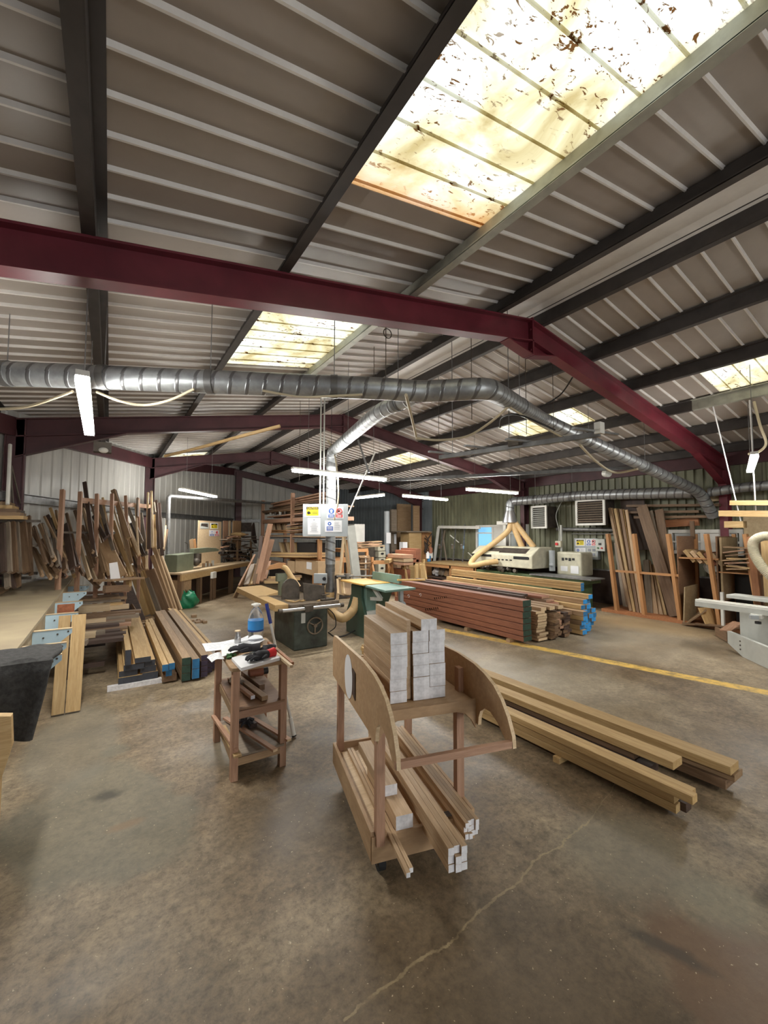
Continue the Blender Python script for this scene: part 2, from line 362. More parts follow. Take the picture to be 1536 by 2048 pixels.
def text(s, o, ax, ay, size, mat, parent, name='lettering', th=.001, align='CENTER'):
    cu = bpy.data.curves.new(name, 'FONT'); cu.body = s; cu.size = size; cu.align_x = align; cu.align_y = 'CENTER'; cu.extrude = th; cu.resolution_u = 2
    t = bpy.data.objects.new(name+'_tmp', cu); C.objects.link(t)
    dg = bpy.context.evaluated_depsgraph_get(); me = bpy.data.meshes.new_from_object(t.evaluated_get(dg)); bpy.data.objects.remove(t)
    me.materials.clear(); me.materials.append(MT[mat]); ob = bpy.data.objects.new(name, me); C.objects.link(ob)
    ax = V(ax).normalized(); ay = V(ay).normalized(); az = ax.cross(ay); m4 = M((ax, ay, az)).transposed().to_4x4(); m4.translation = V(o)
    ob.parent = parent; ob.matrix_basis = M.Translation(-wl(parent)) @ m4; ob['wl'] = list(o); return ob
def bez(p, n=16):   # smooth path through points
    p = [V(a) for a in p]; out = []
    for i in range(len(p)-1):
        a = p[max(i-1, 0)]; b = p[i]; c = p[i+1]; d = p[min(i+2, len(p)-1)]
        for k in range(n):
            t = k/n; out.append(.5*((2*b)+(c-a)*t+(2*a-5*b+4*c-d)*t*t+(3*b-a-3*c+d)*t**3))
    return out+[p[-1]]
ORD = ['first', 'second', 'third', 'fourth', 'fifth', 'sixth', 'seventh', 'eighth', 'ninth', 'tenth', 'eleventh', 'twelfth', 'thirteenth', 'fourteenth', 'fifteenth', 'sixteenth', 'seventeenth', 'eighteenth', 'nineteenth', 'twentieth'] + ['twenty-'+a for a in ('first', 'second', 'third', 'fourth', 'fifth', 'sixth', 'seventh', 'eighth', 'ninth')]
# ================================================================== THE BUILDING
T = tan(radians(9.8)); RX = 4.0
def zs(x): return 4.29 - T*abs(x-RX)     # roof sheet
def zl(x): return 4.13 - T*abs(x-RX)     # underside of purlins
YA, YB = -4.0, 17.2
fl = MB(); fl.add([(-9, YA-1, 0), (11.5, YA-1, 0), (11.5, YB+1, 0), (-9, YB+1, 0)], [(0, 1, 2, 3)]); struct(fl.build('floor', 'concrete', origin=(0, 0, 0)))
# roof sheeting with openings for the rooflights
PITCH = .2225
lights = {'L': (1.10, 2.30, [(-3.6, -1.9), (.47, 2.15), (3.86, 5.40), (8.25, 9.75), (12.6, 14.0)]),
          'R': (6.27, 7.32, [(-3.6, -1.9), (.35, 2.24), (4.08, 5.75), (8.45, 9.95), (13, 14.2)])}
ribs = [YA + .1 + k*PITCH for k in range(int((YB-YA)/PITCH))]
def ribmesh(q, y, x0, x1, mi=0, a_=.015, b_=.006, h_=.022):
    for (a, b) in [(x0, x1)]:
        za, zb = zs(a), zs(b)
        vs = [(a, y-a_, za), (a, y-b_, za-h_), (a, y+b_, za-h_), (a, y+a_, za), (b, y-a_, zb), (b, y-b_, zb-h_), (b, y+b_, zb-h_), (b, y+a_, zb)]
        q.add(vs, [(0, 1, 5, 4), (1, 2, 6, 5), (2, 3, 7, 6), (0, 3, 2, 1), (4, 5, 6, 7)], mi)
wn = 1
for side, (xa, xb, ys) in lights.items():
    q = MB(); X0, X1 = (-8.6, 4.0) if side == 'L' else (4.0, 10.15)
    def quad(x0, x1, y0, y1):
        vs = [(x0, y0, zs(x0)), (x1, y0, zs(x1)), (x1, y1, zs(x1)), (x0, y1, zs(x0))]
        q.add(vs + [v_[:2]+(v_[2]+.03,) for v_ in vs], [(0, 3, 2, 1), (4, 5, 6, 7), (0, 1, 5, 4), (1, 2, 6, 5), (2, 3, 7, 6), (3, 0, 4, 7)])
    quad(X0, xa, YA-.5, YB+.5); quad(xb, X1, YA-.5, YB+.5); y = YA-.5
    for (a, b) in ys: quad(xa, xb, y, a); y = b
    quad(xa, xb, y, YB+.5)
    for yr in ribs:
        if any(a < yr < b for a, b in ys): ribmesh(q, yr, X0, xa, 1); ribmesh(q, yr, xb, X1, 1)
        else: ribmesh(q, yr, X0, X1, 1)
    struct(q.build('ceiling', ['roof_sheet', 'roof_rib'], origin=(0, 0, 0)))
    for (a, b) in ys:
        g = MB(); nx, ny = 10, 10
        vs = [(xa+(xb-xa)*i/nx, a+(b-a)*j/ny, zs(xa+(xb-xa)*i/nx)+.004) for i in range(nx+1) for j in range(ny+1)]
        g.add(vs, [(i*(ny+1)+j, i*(ny+1)+j+1, (i+1)*(ny+1)+j+1, (i+1)*(ny+1)+j) for i in range(nx) for j in range(ny)])
        for yr in ribs:
            if a < yr < b: ribmesh(g, yr, xa, xb, 0, .009, .003, .010)
        o = g.build('window_%d' % wn, 'rooflight', origin=((xa+xb)/2, (a+b)/2, zs((xa+xb)/2))); wn += 1; struct(o)
        at = o.data.attributes.new('grime', 'FLOAT', 'POINT')
        for i, vv in enumerate(o.data.vertices):
            t = (vv.co.y+(b-a)/2)/(b-a); s = max(0, (t-.86)/.14)*.8 if side == 'L' and a > 0 and a < 1 else 0
            at.data[i].value = s
tn = 1
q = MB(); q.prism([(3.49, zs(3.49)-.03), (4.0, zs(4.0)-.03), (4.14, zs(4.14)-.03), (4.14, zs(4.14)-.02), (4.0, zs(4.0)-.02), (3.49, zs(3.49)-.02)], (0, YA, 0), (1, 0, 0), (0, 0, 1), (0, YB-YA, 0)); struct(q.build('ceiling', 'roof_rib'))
def trim(q, mats, **k):
    global tn
    o = q.build('trim_%d' % tn, mats, **k); tn += 1; return struct(o)
# purlins: Z sections running the length of the roof
def purlin(x, s, mat='purlin', ya=YA, yb=YB):
    q = MB(); zt = zs(x)-.012; zb = zl(x)
    q.box(x-.006, x+.006, ya, yb, zb, zt); q.box(*(sorted((x, x+s*.065))), ya, yb, zb-.004, zb+.006); q.box(*(sorted((x, x-s*.06))), ya, yb, zt-.01, zt)
    q.box(*(sorted((x+s*.059, x+s*.065))), ya, yb, zb, zb+.02)
    trim(q, mat)
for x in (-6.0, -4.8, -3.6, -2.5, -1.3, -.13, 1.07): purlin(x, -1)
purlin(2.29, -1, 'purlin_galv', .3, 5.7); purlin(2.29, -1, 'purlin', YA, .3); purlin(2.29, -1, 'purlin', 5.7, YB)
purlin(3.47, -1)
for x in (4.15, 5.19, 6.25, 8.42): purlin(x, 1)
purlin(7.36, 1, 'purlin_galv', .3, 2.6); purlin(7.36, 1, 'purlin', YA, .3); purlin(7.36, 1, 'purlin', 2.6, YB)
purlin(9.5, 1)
q = MB(); q.box(9.88, 9.98, YA, 11.9, 2.98, 3.24); trim(q, 'maroon_dark')
# portal frames: I-section rafters, columns, haunches
def leftwall(y): return -1.45 + .43*(y-7.3) if y < 12.4 else .8+.775*(y-12.4)
def isec(q, a, b, hw, d, u=(0, 0, 1)):   # I section between a and b (top flange centre line), depth d downwards
    a = V(a); b = V(b); u = V(u)
    q.beam(a-u*.008, b-u*.008, hw, .016); q.beam(a-u*(d-.008), b-u*(d-.008), hw, .016); q.beam(a-u*d/2, b-u*d/2, .012, d-.03)
def frame(y, xl, xr=9.86, mat='maroon', left=True):
    q = MB(); d = .26; hw = .13
    if left: isec(q, (xl, y, zl(xl)), (RX, y, zl(RX)), hw, d)
    isec(q, (RX, y, zl(RX)), (xr, y, zl(xr)), hw, d)
    # apex: end plates and triangular haunch
    z = zl(RX)-d; q.box(RX-.012, RX+.012, y-hw/2, y+hw/2, z-.16, zl(RX)+.02)
    for s in (-1, 1):
        q.prism([(s*.01, z+.0), (s*.42, z-T*.42), (s*.03, z-.15)], (RX, y-.005, 0), (1, 0, 0), (0, 0, 1), (0, .01, 0))
        q.beam((RX+s*.42, y, z-T*.42), (RX+s*.02, y, z-.155), hw, .014)
        for k in range(3): q.cyl((RX+s*.01, y-.04, z-.1+k*.12), (RX+s*.03, y-.04, z-.1+k*.12), .012, 6); q.cyl((RX+s*.01, y+.04, z-.1+k*.12), (RX+s*.03, y+.04, z-.1+k*.12), .012, 6)
    ends = [(xr, -1)] + ([(xl, 1)] if left else [])
    for x, s in ends:
        zt = zl(x); zb = zt-d
        q.prism([(0, zb+.02), (s*1.3, zb+T*1.3), (0, zb-.28)], (x, y-.006, 0), (1, 0, 0), (0, 0, 1), (0, .012, 0))
        q.beam((x, y, zb-.28), (x+s*1.3, y, zb+T*1.3), hw, .014)
        q.box(x-.11, x+.11, y-hw/2, y+hw/2, 0, .015); q.box(x-.006, x+.006, y-.1, y+.1, 0, 0.02)
        q.box(x-.11, x-.095, y-hw/2, y+hw/2, 0, zt); q.box(x+.095, x+.11, y-hw/2, y+hw/2, 0, zt); q.box(x-.1, x+.1, y-.006, y+.006, 0, zt)
    trim(q, mat)
frame(3.0, leftwall(3.0)+.3); frame(7.62, leftwall(7.62)+.18, mat='maroon_dark'); frame(12.25, leftwall(12.25)+.15, mat='maroon_dark')
frame(-1.6, leftwall(-1.6)+.3)
q = MB(); q.box(3.98, 4.2, 16.25, 16.4, 0, 4.0); trim(q, 'maroon_dark')
q = MB(); isec(q, (3.9, 16.3, zl(3.9)), (7.9, 16.3, zl(7.9)), .12, .24); trim(q, 'maroon_dark')
# walls: profiled sheeting up to the roof
def wall(name, p0, p1, pitch, dep, mat, z0=0., flat=.6, zt=None, inset=1):
    p0 = V((*p0, 0)); p1 = V((*p1, 0)); d = (p1-p0); L = d.length; d.normalize(); nrm = V((-d.y, d.x, 0))*inset
    q = MB(); pts = []; s = 0
    while s < L:
        pts += [(s, 0), (s+pitch*flat, 0), (s+pitch*(flat+.08), dep), (s+pitch*.92, dep)]; s += pitch
    pts.append((L, 0)); pts = [p for p in pts if p[0] <= L]
    vs = []
    for a, b in pts:
        p = p0+d*a+nrm*b; t = zs(p.x)+.01 if zt is None else zt; vs += [(p.x, p.y, z0), (p.x, p.y, t)]
    q.add(vs, [(2*i, 2*i+2, 2*i+3, 2*i+1) for i in range(len(pts)-1)])
    return struct(q.build(name, mat))
A = (leftwall(-4.2), -4.2); B_ = (.8, 12.4); D_ = (3.9, 16.5); E_ = (7.9, 16.6); F_ = (10.0, 11.85)
wall('wall_left', A, B_, .27, .015, 'white_sheet', flat=.82, inset=-1)
wall('wall_left_rear', B_, D_, .27, .015, 'white_sheet', flat=.82, inset=-1)
wall('wall_back', D_, E_, .27, .015, 'white_sheet', flat=.82, inset=-1)
wall('wall_back_right', E_, F_, .14, .03, 'blue_sheet', inset=-1)
wall('wall_right', F_, (10.0, -4.2), .16, .035, 'green_sheet', z0=.80, inset=-1)
q = MB(); q.box(9.93, 10.02, -4.2, 11.85, 0, .78); o = q.build('wall_right_base', 'brick_sheet'); struct(o)
q = MB(); q.box(9.90, 9.97, -4.2, 11.85, .78, .81); trim(q, 'steel_dull')
wall('wall_front', (-9, -4.1), (-.6, -4.1), .3, .03, 'white_sheet'); wall('wall_front', (3.6, -4.1), (10.1, -4.1), .3, .03, 'white_sheet'); wall('wall_front', (-.6, -4.1), (3.6, -4.1), .3, .03, 'white_sheet', z0=3.1)
q = MB(); q.box(-.66, -.56, -4.15, -4.0, 0, 3.1); q.box(3.56, 3.66, -4.15, -4.0, 0, 3.1); q.box(-.66, 3.66, -4.15, -4.0, 3.06, 3.16); struct(q.build('added_door_1', 'maroon_dark'))  # unseen doorway, added to let in daylight from behind the camera
# girts on the walls
def girt(z, h, pts, off=.06, mat='steel_dull'):
    q = MB()
    for a, b in zip(pts[:-1], pts[1:]):
        a = V((*a, z)); b = V((*b, z)); d = (b-a).normalized(); n_ = V((d.y, -d.x, 0)); q.beam(a+n_*off, b+n_*off, .05, h); q.beam(a+n_*(off+.03)+V((0, 0, h/2)), b+n_*(off+.03)+V((0, 0, h/2)), .07, .008)
    trim(q, mat)
girt(2.15, .12, [A, B_, D_, E_])
q = MB()
for a, b in zip([A, B_], [B_, D_]):
    a = V((*a, zl(a[0])-.09)); b = V((*b, zl(b[0])-.09)); d = (b-a).normalized(); n_ = V((d.y, -d.x, 0)); q.beam(a+n_*.08, b+n_*.08, .1, .26)
trim(q, 'maroon_dark')
# windows in the green wall
def wallwin(n, y0, y1, z0, z1, mull, panes):
    q = MB(); X = 9.93; t = .07
    q.box(X-.05, X+.02, y0, y1, z1-t, z1); q.box(X-.05, X+.02, y0, y1, z0, z0+t); q.box(X-.05, X+.02, y0, y0+t, z0+t, z1-t); q.box(X-.05, X+.02, y1-t, y1, z0+t, z1-t)
    for m in mull: q.box(X-.045, X+.02, m-.035, m+.035, z0+t, z1-t)
    q.box(X-.04, X+.02, y0+t, y1-t, z1-.27, z1-.23); o = struct(q.build('window_%d' % n, 'white_paint'))
    ys_ = [y0+t]+list(mull)+[y1-t]
    for i, mt in enumerate(panes):
        p = MB(); p.box(X-.02, X-.01, ys_[i]+.03, ys_[i+1]-.03, z0+t, z1-t); p.build('pane', mt, o)
wallwin(wn, 7.55, 9.55, 1.0, 1.93, [8.2, 8.85], ['pane_grey', 'white_paint', 'daylit_glass'])
wallwin(wn+1, 2.75, 4.0, 1.25, 1.75, [3.4], ['white_paint', 'pane_grey'])
wn += 2
# ================================================================== STRIP LAMPS
def lamp(a, b, label, hang=.9, twist=False):
    a = V(a); b = V(b); d = (b-a).normalized(); m_ = (a+b)/2
    t = thing('strip_lamp', m_, label, 'lamp', 'strip lamps hung from the roof'); hs = MB(); hs.beam(a+V((0, 0, .035)), b+V((0, 0, .035)), .07, .035); hs.build('housing', 'white_paint', t)
    g = MB(); g.beam(a+d*.02, b-d*.02, .075, .036); g.build('diffuser', 'lamp_glow', t)
    for k in (.15, .85):
        p = a.lerp(b, k); c = MB(); c.tube([p+V((0, 0, .05)), V((p.x, p.y, zs(p.x)-.03))], .004, 5); c.build('chain', 'steel_dull', t)
    return t
lamp((-.17, 3.11, 2.6), (-.19, 4.84, 2.6), 'strip lamp nearest the camera, hanging over the left side below the metal duct')
lamp((2.22, 5.82, 2.58), (3.98, 5.96, 2.58), 'long strip lamp in front of the upright extraction pipe with the sign panel')
lamp((1.25, 9.94, 2.6), (2.3, 11.46, 2.6), 'strip lamp in front of the white wall above the long bench')
lamp((5.5, 9.7, 2.6), (5.62, 8.5, 2.6), 'short-looking strip lamp just right of the sign panel')
lamp((6.14, 8.41, 2.6), (7.88, 8.69, 2.6), 'strip lamp above the clamp rack, middle of the far row')
lamp((6.35, 6.39, 2.6), (7.95, 6.34, 2.6), 'strip lamp beside the metal cone of the cream machine duct')
lamp((6.45, 1.66, 2.6), (8.0, 2.12, 2.6), 'strip lamp seen end-on at the right edge, above the roped planks')
lamp((2.6, -2.6, 2.7), (4.4, -2.6, 2.7), 'added strip lamp hanging unseen far behind the viewpoint')  # out of view, added for more light from behind the camera
# ================================================================== FOREGROUND: TROLLEY AND ITS LOAD
Ot = V((1.10, 1.74, 0)); at_ = V((.26, .966, 0)).normalized(); ct = V((at_.y, -at_.x, 0))
def L3(x, y, z): return Ot + ct*x + at_*y + V((0, 0, z))
Z = V((0, 0, 1))
t = thing('timber_trolley', L3(.26, .4, 0), 'wooden workshop trolley with curved plywood side panels, loaded with timber', 'trolley')
prof = [(.92, .67), (.93, .90), (.90, .945), (.86, .95), (.37, .975), (.15, .985), (-.03, .975), (-.13, .955), (-.21, .925), (-.27, .88), (-.32, .82), (-.355, .75), (-.36, .70), (-.335, .69), (-.30, .715), (-.24, .765), (-.18, .79), (-.13, .785), (-.09, .755), (-.075, .72), (-.07, .68)]
prof = [(y, z) for y, z in prof]
for x, nm in ((-.018, 'left'), (.53, 'right')):
    q = MB()
    if nm == 'left':
        # hand hole: panel built as two halves round a rectangular slot
        q.prism(prof, Ot+ct*x, at_, Z, ct*.018, 0, 1)
    else: q.prism(prof, Ot+ct*x, at_, Z, ct*.018, 0, 1)
    p = q.build('side_panel', ['ply', 'pine_pale'], t)
    if nm == 'left':
        h = MB(); c = L3(x-.0015, .46, .81); 
        h.prism([(.10*cos(a)*(1 if abs(cos(a)) < .9 else .95), .125*sin(a)) for a in [2*pi*k/18 for k in range(18)]], c, at_, Z, ct*-.001); h.build('worn_patch', 'paper', p)
        h = MB(); h.prism([(-.05, -.09), (.012, -.075), (.012, .07), (-.05, .06)], L3(x-.003, .345, .82), at_, Z, ct*-.002); h.build('hand_hole', 'dark', p)
q = MB(); q.beam(L3(.256, -.04, .785), L3(.256, .90, .785), .53, .018); q.build('top_shelf', 'ply', t)
# curved apron under the shelf front
ap = [(0, .80), (.53, .80), (.53, .655), (.505, .70), (.47, .735), (.42, .75), (.10, .75), (.06, .735), (.025, .70), (0, .655)]
q = MB(); q.prism(ap, L3(0, -.05, 0), ct, Z, at_*.018); q.build('apron', 'ply', t)
q = MB(); q.prism(ap, L3(0, .86, 0), ct, Z, at_*.018); q.build('apron', 'ply', t)
board(L3(-.02, -.345, .715), L3(.55, -.345, .715), .022, .03, 'leg_wood', 'handle_rail', parent=t)
for x, y in ((0.0, -.02), (.49, .10), (0.0, .84), (.49, .84)):
    board(L3(x+.02, y, .18), L3(x+.02, y, .77), .042, .042, 'leg_wood', 'leg', parent=t, upv=at_)
for x in (.515, .02):
    board(L3(x, .1 if x > .3 else -.02, .78), L3(x, .1 if x > .3 else -.02, .92), .03, .045, 'leg_wood', 'cleat', parent=t, upv=at_)
q = MB(); q.beam(L3(.255, -.01, .19), L3(.255, .86, .19), .54, .016); q.build('lower_tray', 'pine_pale', t)
for a, b in ((L3(-.015, -.02, .175), L3(-.015, .87, .175)), (L3(.525, -.02, .175), L3(.525, .87, .175))): board(a, b, .018, .13, 'ply', 'tray_side', parent=t)
board(L3(-.02, -.02, .16), L3(.53, -.02, .16), .018, .12, 'ply', 'front_board', parent=t); board(L3(-.02, .87, .175), L3(.53, .87, .175), .018, .12, 'ply', 'rear_board', parent=t)
h = MB(); h.box(-.028, .028, -.02, .02, 0, .001); o_ = h.build('hand_hole', 'dark', t)
o_.matrix_basis = M.Translation(L3(.375, -.005, .232) - wl(t)) @ M((ct, at_, Z)).transposed().to_4x4() @ M.Rotation(.0, 4, 'X')
for x, y in ((.05, .06), (.47, .06), (.05, .78), (.47, .78)):
    q = MB(); c = L3(x, y, .042); q.cyl(c-ct*.018, c+ct*.018, .042, 18); q.cyl(c-ct*.02, c+ct*.02, .018, 10, 1); q.beam(c+V((0, 0, .03)), c+V((0, 0, .08)), .06, .05, at_, 1); q.build('castor', ['rubber', 'iron'], t, smooth=True)
# oak blocks on the shelf
bw, bh, bl = .092, .0585, .50
rows = 6; pos = ['left', 'middle', 'right']
RW = ['bottom row', 'second row up', 'third row up', 'fourth row up', 'fifth row up', 'top row']
for ci, (cx, y0) in enumerate(((.140, .04), (.264, .04), (.357, .045))):
    for r in range(rows):
        z = .796 + bh/2 + r*bh; y = y0 + U(-.006, .006)
        board(L3(cx+U(-.002, .002), y, z), L3(cx, y+bl, z), bw-.002, bh-.0012, 'oak', 'oak_block', 'white-ended oak block on the trolley shelf, %s column, %s' % (pos[ci], RW[r]), 'timber block', 'white-ended oak blocks stacked on the trolley', 'end_white', bevel=.0015)
z = .796 + bh*6.5 + .001
for k, x in enumerate((.284, .329)):
    board(L3(x, .035, z), L3(x, .62, z), .0445, bh, 'oak', 'oak_block', 'narrow oak block laid on top of the trolley stack, %s of the two' % ('left', 'right')[k], 'timber block', 'white-ended oak blocks stacked on the trolley', 'end_white', bevel=.0015)
board(L3(.202, .06, 1.0), L3(.202, .60, 1.0), .022, .40, 'oak', 'oak_board', 'oak board standing on edge between the block columns on the trolley', 'board', end='oak')
# load of the lower tray
for k in range(2):
    board(L3(.068+k*.021, -.27+k*.02, .212-.0*k), L3(.068+k*.021, .80, .212), .018, .02, 'oak', 'oak_strip', 'thin oak strip poking out left of the trolley tray, %s of the pair' % ('left', 'right')[k], 'wood strip', 'oak strips on the trolley tray', 'end_white')
board(L3(.148, -.02, .243), L3(.148, .48, .243), .088, .085, 'oak', 'oak_block', 'lower thick oak block with white end on the trolley tray', 'timber block', None, 'end_white', bevel=.002)
board(L3(.128, .14, .314), L3(.128, .62, .314), .082, .055, 'oak', 'oak_block', 'upper oak block with white end resting on another in the trolley tray', 'timber block', None, 'end_white', bevel=.002)
k = 0
for r in range(3):
    for c in range(3):
        k += 1
        board(L3(.257+c*.030, -.30+U(-.012, .012), .212+r*.034), L3(.257+c*.030, .93+U(-.02, .02), .212+r*.034), .028, .032, 'oak', 'oak_strip', 'oak strip in the middle bundle on the trolley tray, %s layer, %s' % (('bottom', 'middle', 'top')[r], ('left', 'centre', 'right')[c]), 'wood strip', 'oak strips on the trolley tray', 'end_white')
for r in range(3):
    for c in range(4):
        board(L3(.417+c*.020, -.14+U(-.012, .012), .209+r*.026), L3(.417+c*.020, .88+U(-.02, .02), .209+r*.026), .0185, .0245, 'oak', 'oak_strip', 'oak strip in the right bundle on the trolley tray, %s layer, %s from the left' % (('bottom', 'middle', 'top')[r], ORD[c]), 'wood strip', 'oak strips on the trolley tray', 'end_white')
# ================================================================== SMALL WORK TABLE
def TT(x, y, h): return G(x, y, h)
tc = [G(430, 1322, .735), G(463, 1357, .735), G(583, 1332, .735), G(538, 1285, .735)]
t = thing('work_table', (.87, 3.05, 0), 'small wooden work table with two lower shelves, cluttered with papers', 'table')
# legs: measured feet
feet = {'fl': G(465, 1563), 'fr': G(567, 1531), 'bl': G(430, 1481), 'br': G(527, 1455)}
fl_, fr_, bl_, br_ = feet['fl'], feet['fr'], feet['bl'], feet['br']
ce = (fl_+fr_+bl_+br_)/4
for p in (fl_, fr_, bl_, br_):
    p2 = p.lerp(V((ce.x, ce.y, 0)), .05); board(p2, V((p2.x, p2.y, .72)), .05, .045, 'leg_wood', 'leg', parent=t, upv=(fr_-fl_))
dx_ = (fr_-fl_).normalized(); dy_ = ((bl_-fl_)+(br_-fr_)).normalized(); wx = (fr_-fl_).length; wy = ((bl_-fl_).length+(br_-fr_).length)/2
rc = [(-.03, 0.02), (-.02, -.02), (.02, -.035), (wx+.035, -.035), (wx+.035, wy+.03), (-.03, wy+.03)]
q = MB(); q.prism(rc, fl_+V((0, 0, .722)), dx_, dy_, (0, 0, .026)); q.build('tabletop', 'tan', t, bevel=.004)
def TL(u, v, z): return fl_ + dx_*(u*wx) + dy_*(v*wy) + V((0, 0, z))
for z, nm in ((.46, 'upper'), (.155, 'lower')):
    q = MB(); q.beam(TL(.5, -.02, z), TL(.5, 1.02, z), wx*.98, .012); q.build('shelf', 'ply_dark' if z > .3 else 'grey', t)
    for u in (.02, .98): board(TL(u, 0, z-.035), TL(u, 1, z-.035), .02, .055, 'tan', 'shelf_rail', parent=t)
    board(TL(0, .0, z-.035), TL(1, .0, z-.035), .016, .05, 'tan' if z < .3 else 'leg_wood', 'shelf_rail', parent=t)
# on the top
ZT = .749
def sheet(pxs, z, nm, lab, cat, mat='paper', th=.002, curl=0, grp=None):
    ps = [G(x, y, z) for x, y in pxs]; q = MB(); n_ = len(ps)
    def fn(u, v): p = (ps[0]*(1-u)+ps[1]*u)*(1-v)+(ps[3]*(1-u)+ps[2]*u)*v; return p + V((0, 0, curl*(u-.5)**2*4 + .002*sin(9*u+5*v)))
    q.grid(fn, 8, 6); o = q.build(nm, mat); m_ = o.modifiers.new('thick', 'SOLIDIFY'); m_.thickness = th
    r = MB()
    for k in range(7):
        v = .12+.11*k; a = U(.08, .3); e = U(.5, .92); d1 = fn(a, v); d2 = fn(e, v); r.beam(d1+V((0, 0, .003)), d2+V((0, 0, .003)), .0022, .0006)
    r.build('ink_lines', 'ink', o); tag(o, lab, cat, grp); return o
sheet([(404, 1289), (470, 1280), (492, 1296), (412, 1304)], ZT+.003, 'drawing_sheet', 'white drawing sheet lying furthest left on the small work table', 'paper', curl=.004)
sheet([(414, 1312), (441, 1302), (449, 1316), (424, 1321)], ZT+.008, 'drawing_sheet', 'small curled white paper overhanging the left corner of the work table', 'paper', curl=-.012)
sheet([(441, 1292), (512, 1266), (530, 1282), (444, 1315)], ZT+.02, 'drawing_sheet', 'top sheet of pencil notes lying across the bottle end of the work table', 'paper', curl=.006)
ps = [G(463, 1322, ZT+.002), G(482, 1343, ZT+.002), G(560, 1321, ZT+.002), G(537, 1300, ZT+.002)]
q = MB(); n4 = [p for p in ps]; q.add(n4+[p+V((0, 0, .022)) for p in n4], [(0, 3, 2, 1), (4, 5, 6, 7), (0, 1, 5, 4), (1, 2, 6, 5), (2, 3, 7, 6), (3, 0, 4, 7)]); o = q.build('notepad', 'paper', bevel=.003); tag(o, 'thick white notepad under the gloves on the small work table', 'notepad')
q = MB(); n4 = [p+V((0, 0, .0225)) for p in ps]; cc_ = sum(n4, V())/4; q.add([p.lerp(cc_, .0) for p in n4], [(0, 1, 2, 3)]); q.build('cover', 'paper', o)
# work glove with palm, thumb and four fingers
def glove(base, dirv, lab, s=1., cuff='cloth_dark', curl=.25):
    t = thing('work_glove', base, lab, 'glove', 'work gloves on the small table'); d = V(dirv).normalized(); c = V((d.y, -d.x, 0)); q = MB()
    def P_(a, b, z): return V(base)+d*a*s+c*b*s+V((0, 0, z))
    q.tube([P_(-.02, 0, .018), P_(.02, 0, .02), P_(.05, 0, .022), P_(.085, 0, .02)], .03, 12, rr=[.028, .032, .036, .030])
    for k, (b, l_) in enumerate(((-.027, .060), (-.010, .072), (.009, .068), (.026, .052))):
        q.tube([P_(.07, b*.9, .02), P_(.085+l_*.4, b*1.15, .026), P_(.085+l_*.8, b*1.25, .022), P_(.085+l_, b*1.25, .012)], .01, 8, rr=[.0115, .011, .0100, .007])
    q.tube([P_(.015, -.026, .018), P_(.04, -.05, .02), P_(.07, -.058, .014)], .011, 8, rr=[.013, .012, .008])
    q.build('glove_body', 'cloth_dark', t, smooth=True)
    q = MB(); q.tube([P_(-.075, 0, .02), P_(-.045, .002, .018), P_(-.015, 0, .018)], .03, 12, rr=[.033, .031, .029]); q.build('cuff', cuff, t, smooth=True); return t
glove(G(531, 1314, ZT+.03), (-.9, -.30, 0), 'black glove with bright red cuff lying on the notepad', 1.0, 'red')
glove(G(500, 1301, ZT+.04), (-.8, .25, 0), 'grey-fingered black glove lying palm up beside the notes', .95)
q = MB(); c = G(528, 1303, ZT+.03)
for k in range(5): q.ball(c+V((U(-.05, .05), U(-.04, .04), U(0, .02))), U(.03, .05), U(.025, .04), U(.02, .035), 9, 6, 0, .25)
tag(q.build('rag', 'cloth_dark', smooth=True), 'dark crumpled rag behind the gloves on the work table', 'rag')
q = MB(); c = G(462, 1312, ZT+.015)
for k in range(7): q.ball(c+V((U(-.025, .025), U(-.025, .025), U(-.005, .015))), .012, .012, .010, 7, 5, 0, .3)
tag(q.build('green_packet', 'leaf_green', smooth=True), 'small crumpled green packet on the left edge of the work table', 'packet')
# water bottle
def lathe(q, c, pr, n=24, mi=0):
    k0 = len(q.v); c = V(c)
    for r, z in pr:
        for j in range(n): a = 2*pi*j/n; q.v.append(c+V((r*cos(a), r*sin(a), z)))
    for i in range(len(pr)-1):
        for j in range(n): q.f.append([k0+i*n+j, k0+i*n+(j+1) % n, k0+(i+1)*n+(j+1) % n, k0+(i+1)*n+j]); q.m.append(mi)
    q.f.append([k0+j for j in range(n)][::-1]); q.m.append(mi); q.f.append([k0+(len(pr)-1)*n+j for j in range(n)]); q.m.append(mi); return q
b = G(511, 1285, ZT); bt = thing('water_bottle', b, 'large clear water bottle with blue label standing at the back of the table', 'bottle')
lathe(MB(), b, [(.055, 0), (.06, .01), (.058, .06), (.062, .07), (.062, .19), (.058, .215), (.045, .25), (.028, .278), (.019, .288), (.019, .305)]).build('bottle_body', 'clear_plastic', bt, smooth=True)
lathe(MB(), b, [(.0632, .105), (.0632, .185)]).build('label_band', 'label_blue', bt, smooth=True)
lathe(MB(), b, [(.0636, .098), (.0636, .112)]).build('label_stripe', 'label_navy', bt, smooth=True)
lathe(MB(), b, [(.023, .298), (.023, .318), (.02, .322)]).build('cap', 'white_paint', bt, smooth=True)
q = MB(); q.tube([b+V((.035*cos(a), .035*sin(a), .312)) for a in [2*pi*k/20 for k in range(21)]], .005, 6, cap=False); q.build('carry_ring', 'white_paint', bt, smooth=True)
c = G(475, 1291, ZT); ct_ = thing('spray_can', c, 'short chrome metal canister standing behind the papers', 'canister')
lathe(MB(), c, [(.024, 0), (.026, .004), (.026, .06), (.023, .07), (.019, .078), (.019, .112)]).build('can_body', 'steel', ct_, smooth=True); lathe(MB(), c, [(.023, .112), (.023, .12)]).build('cap', 'pine_pale', ct_, smooth=True)
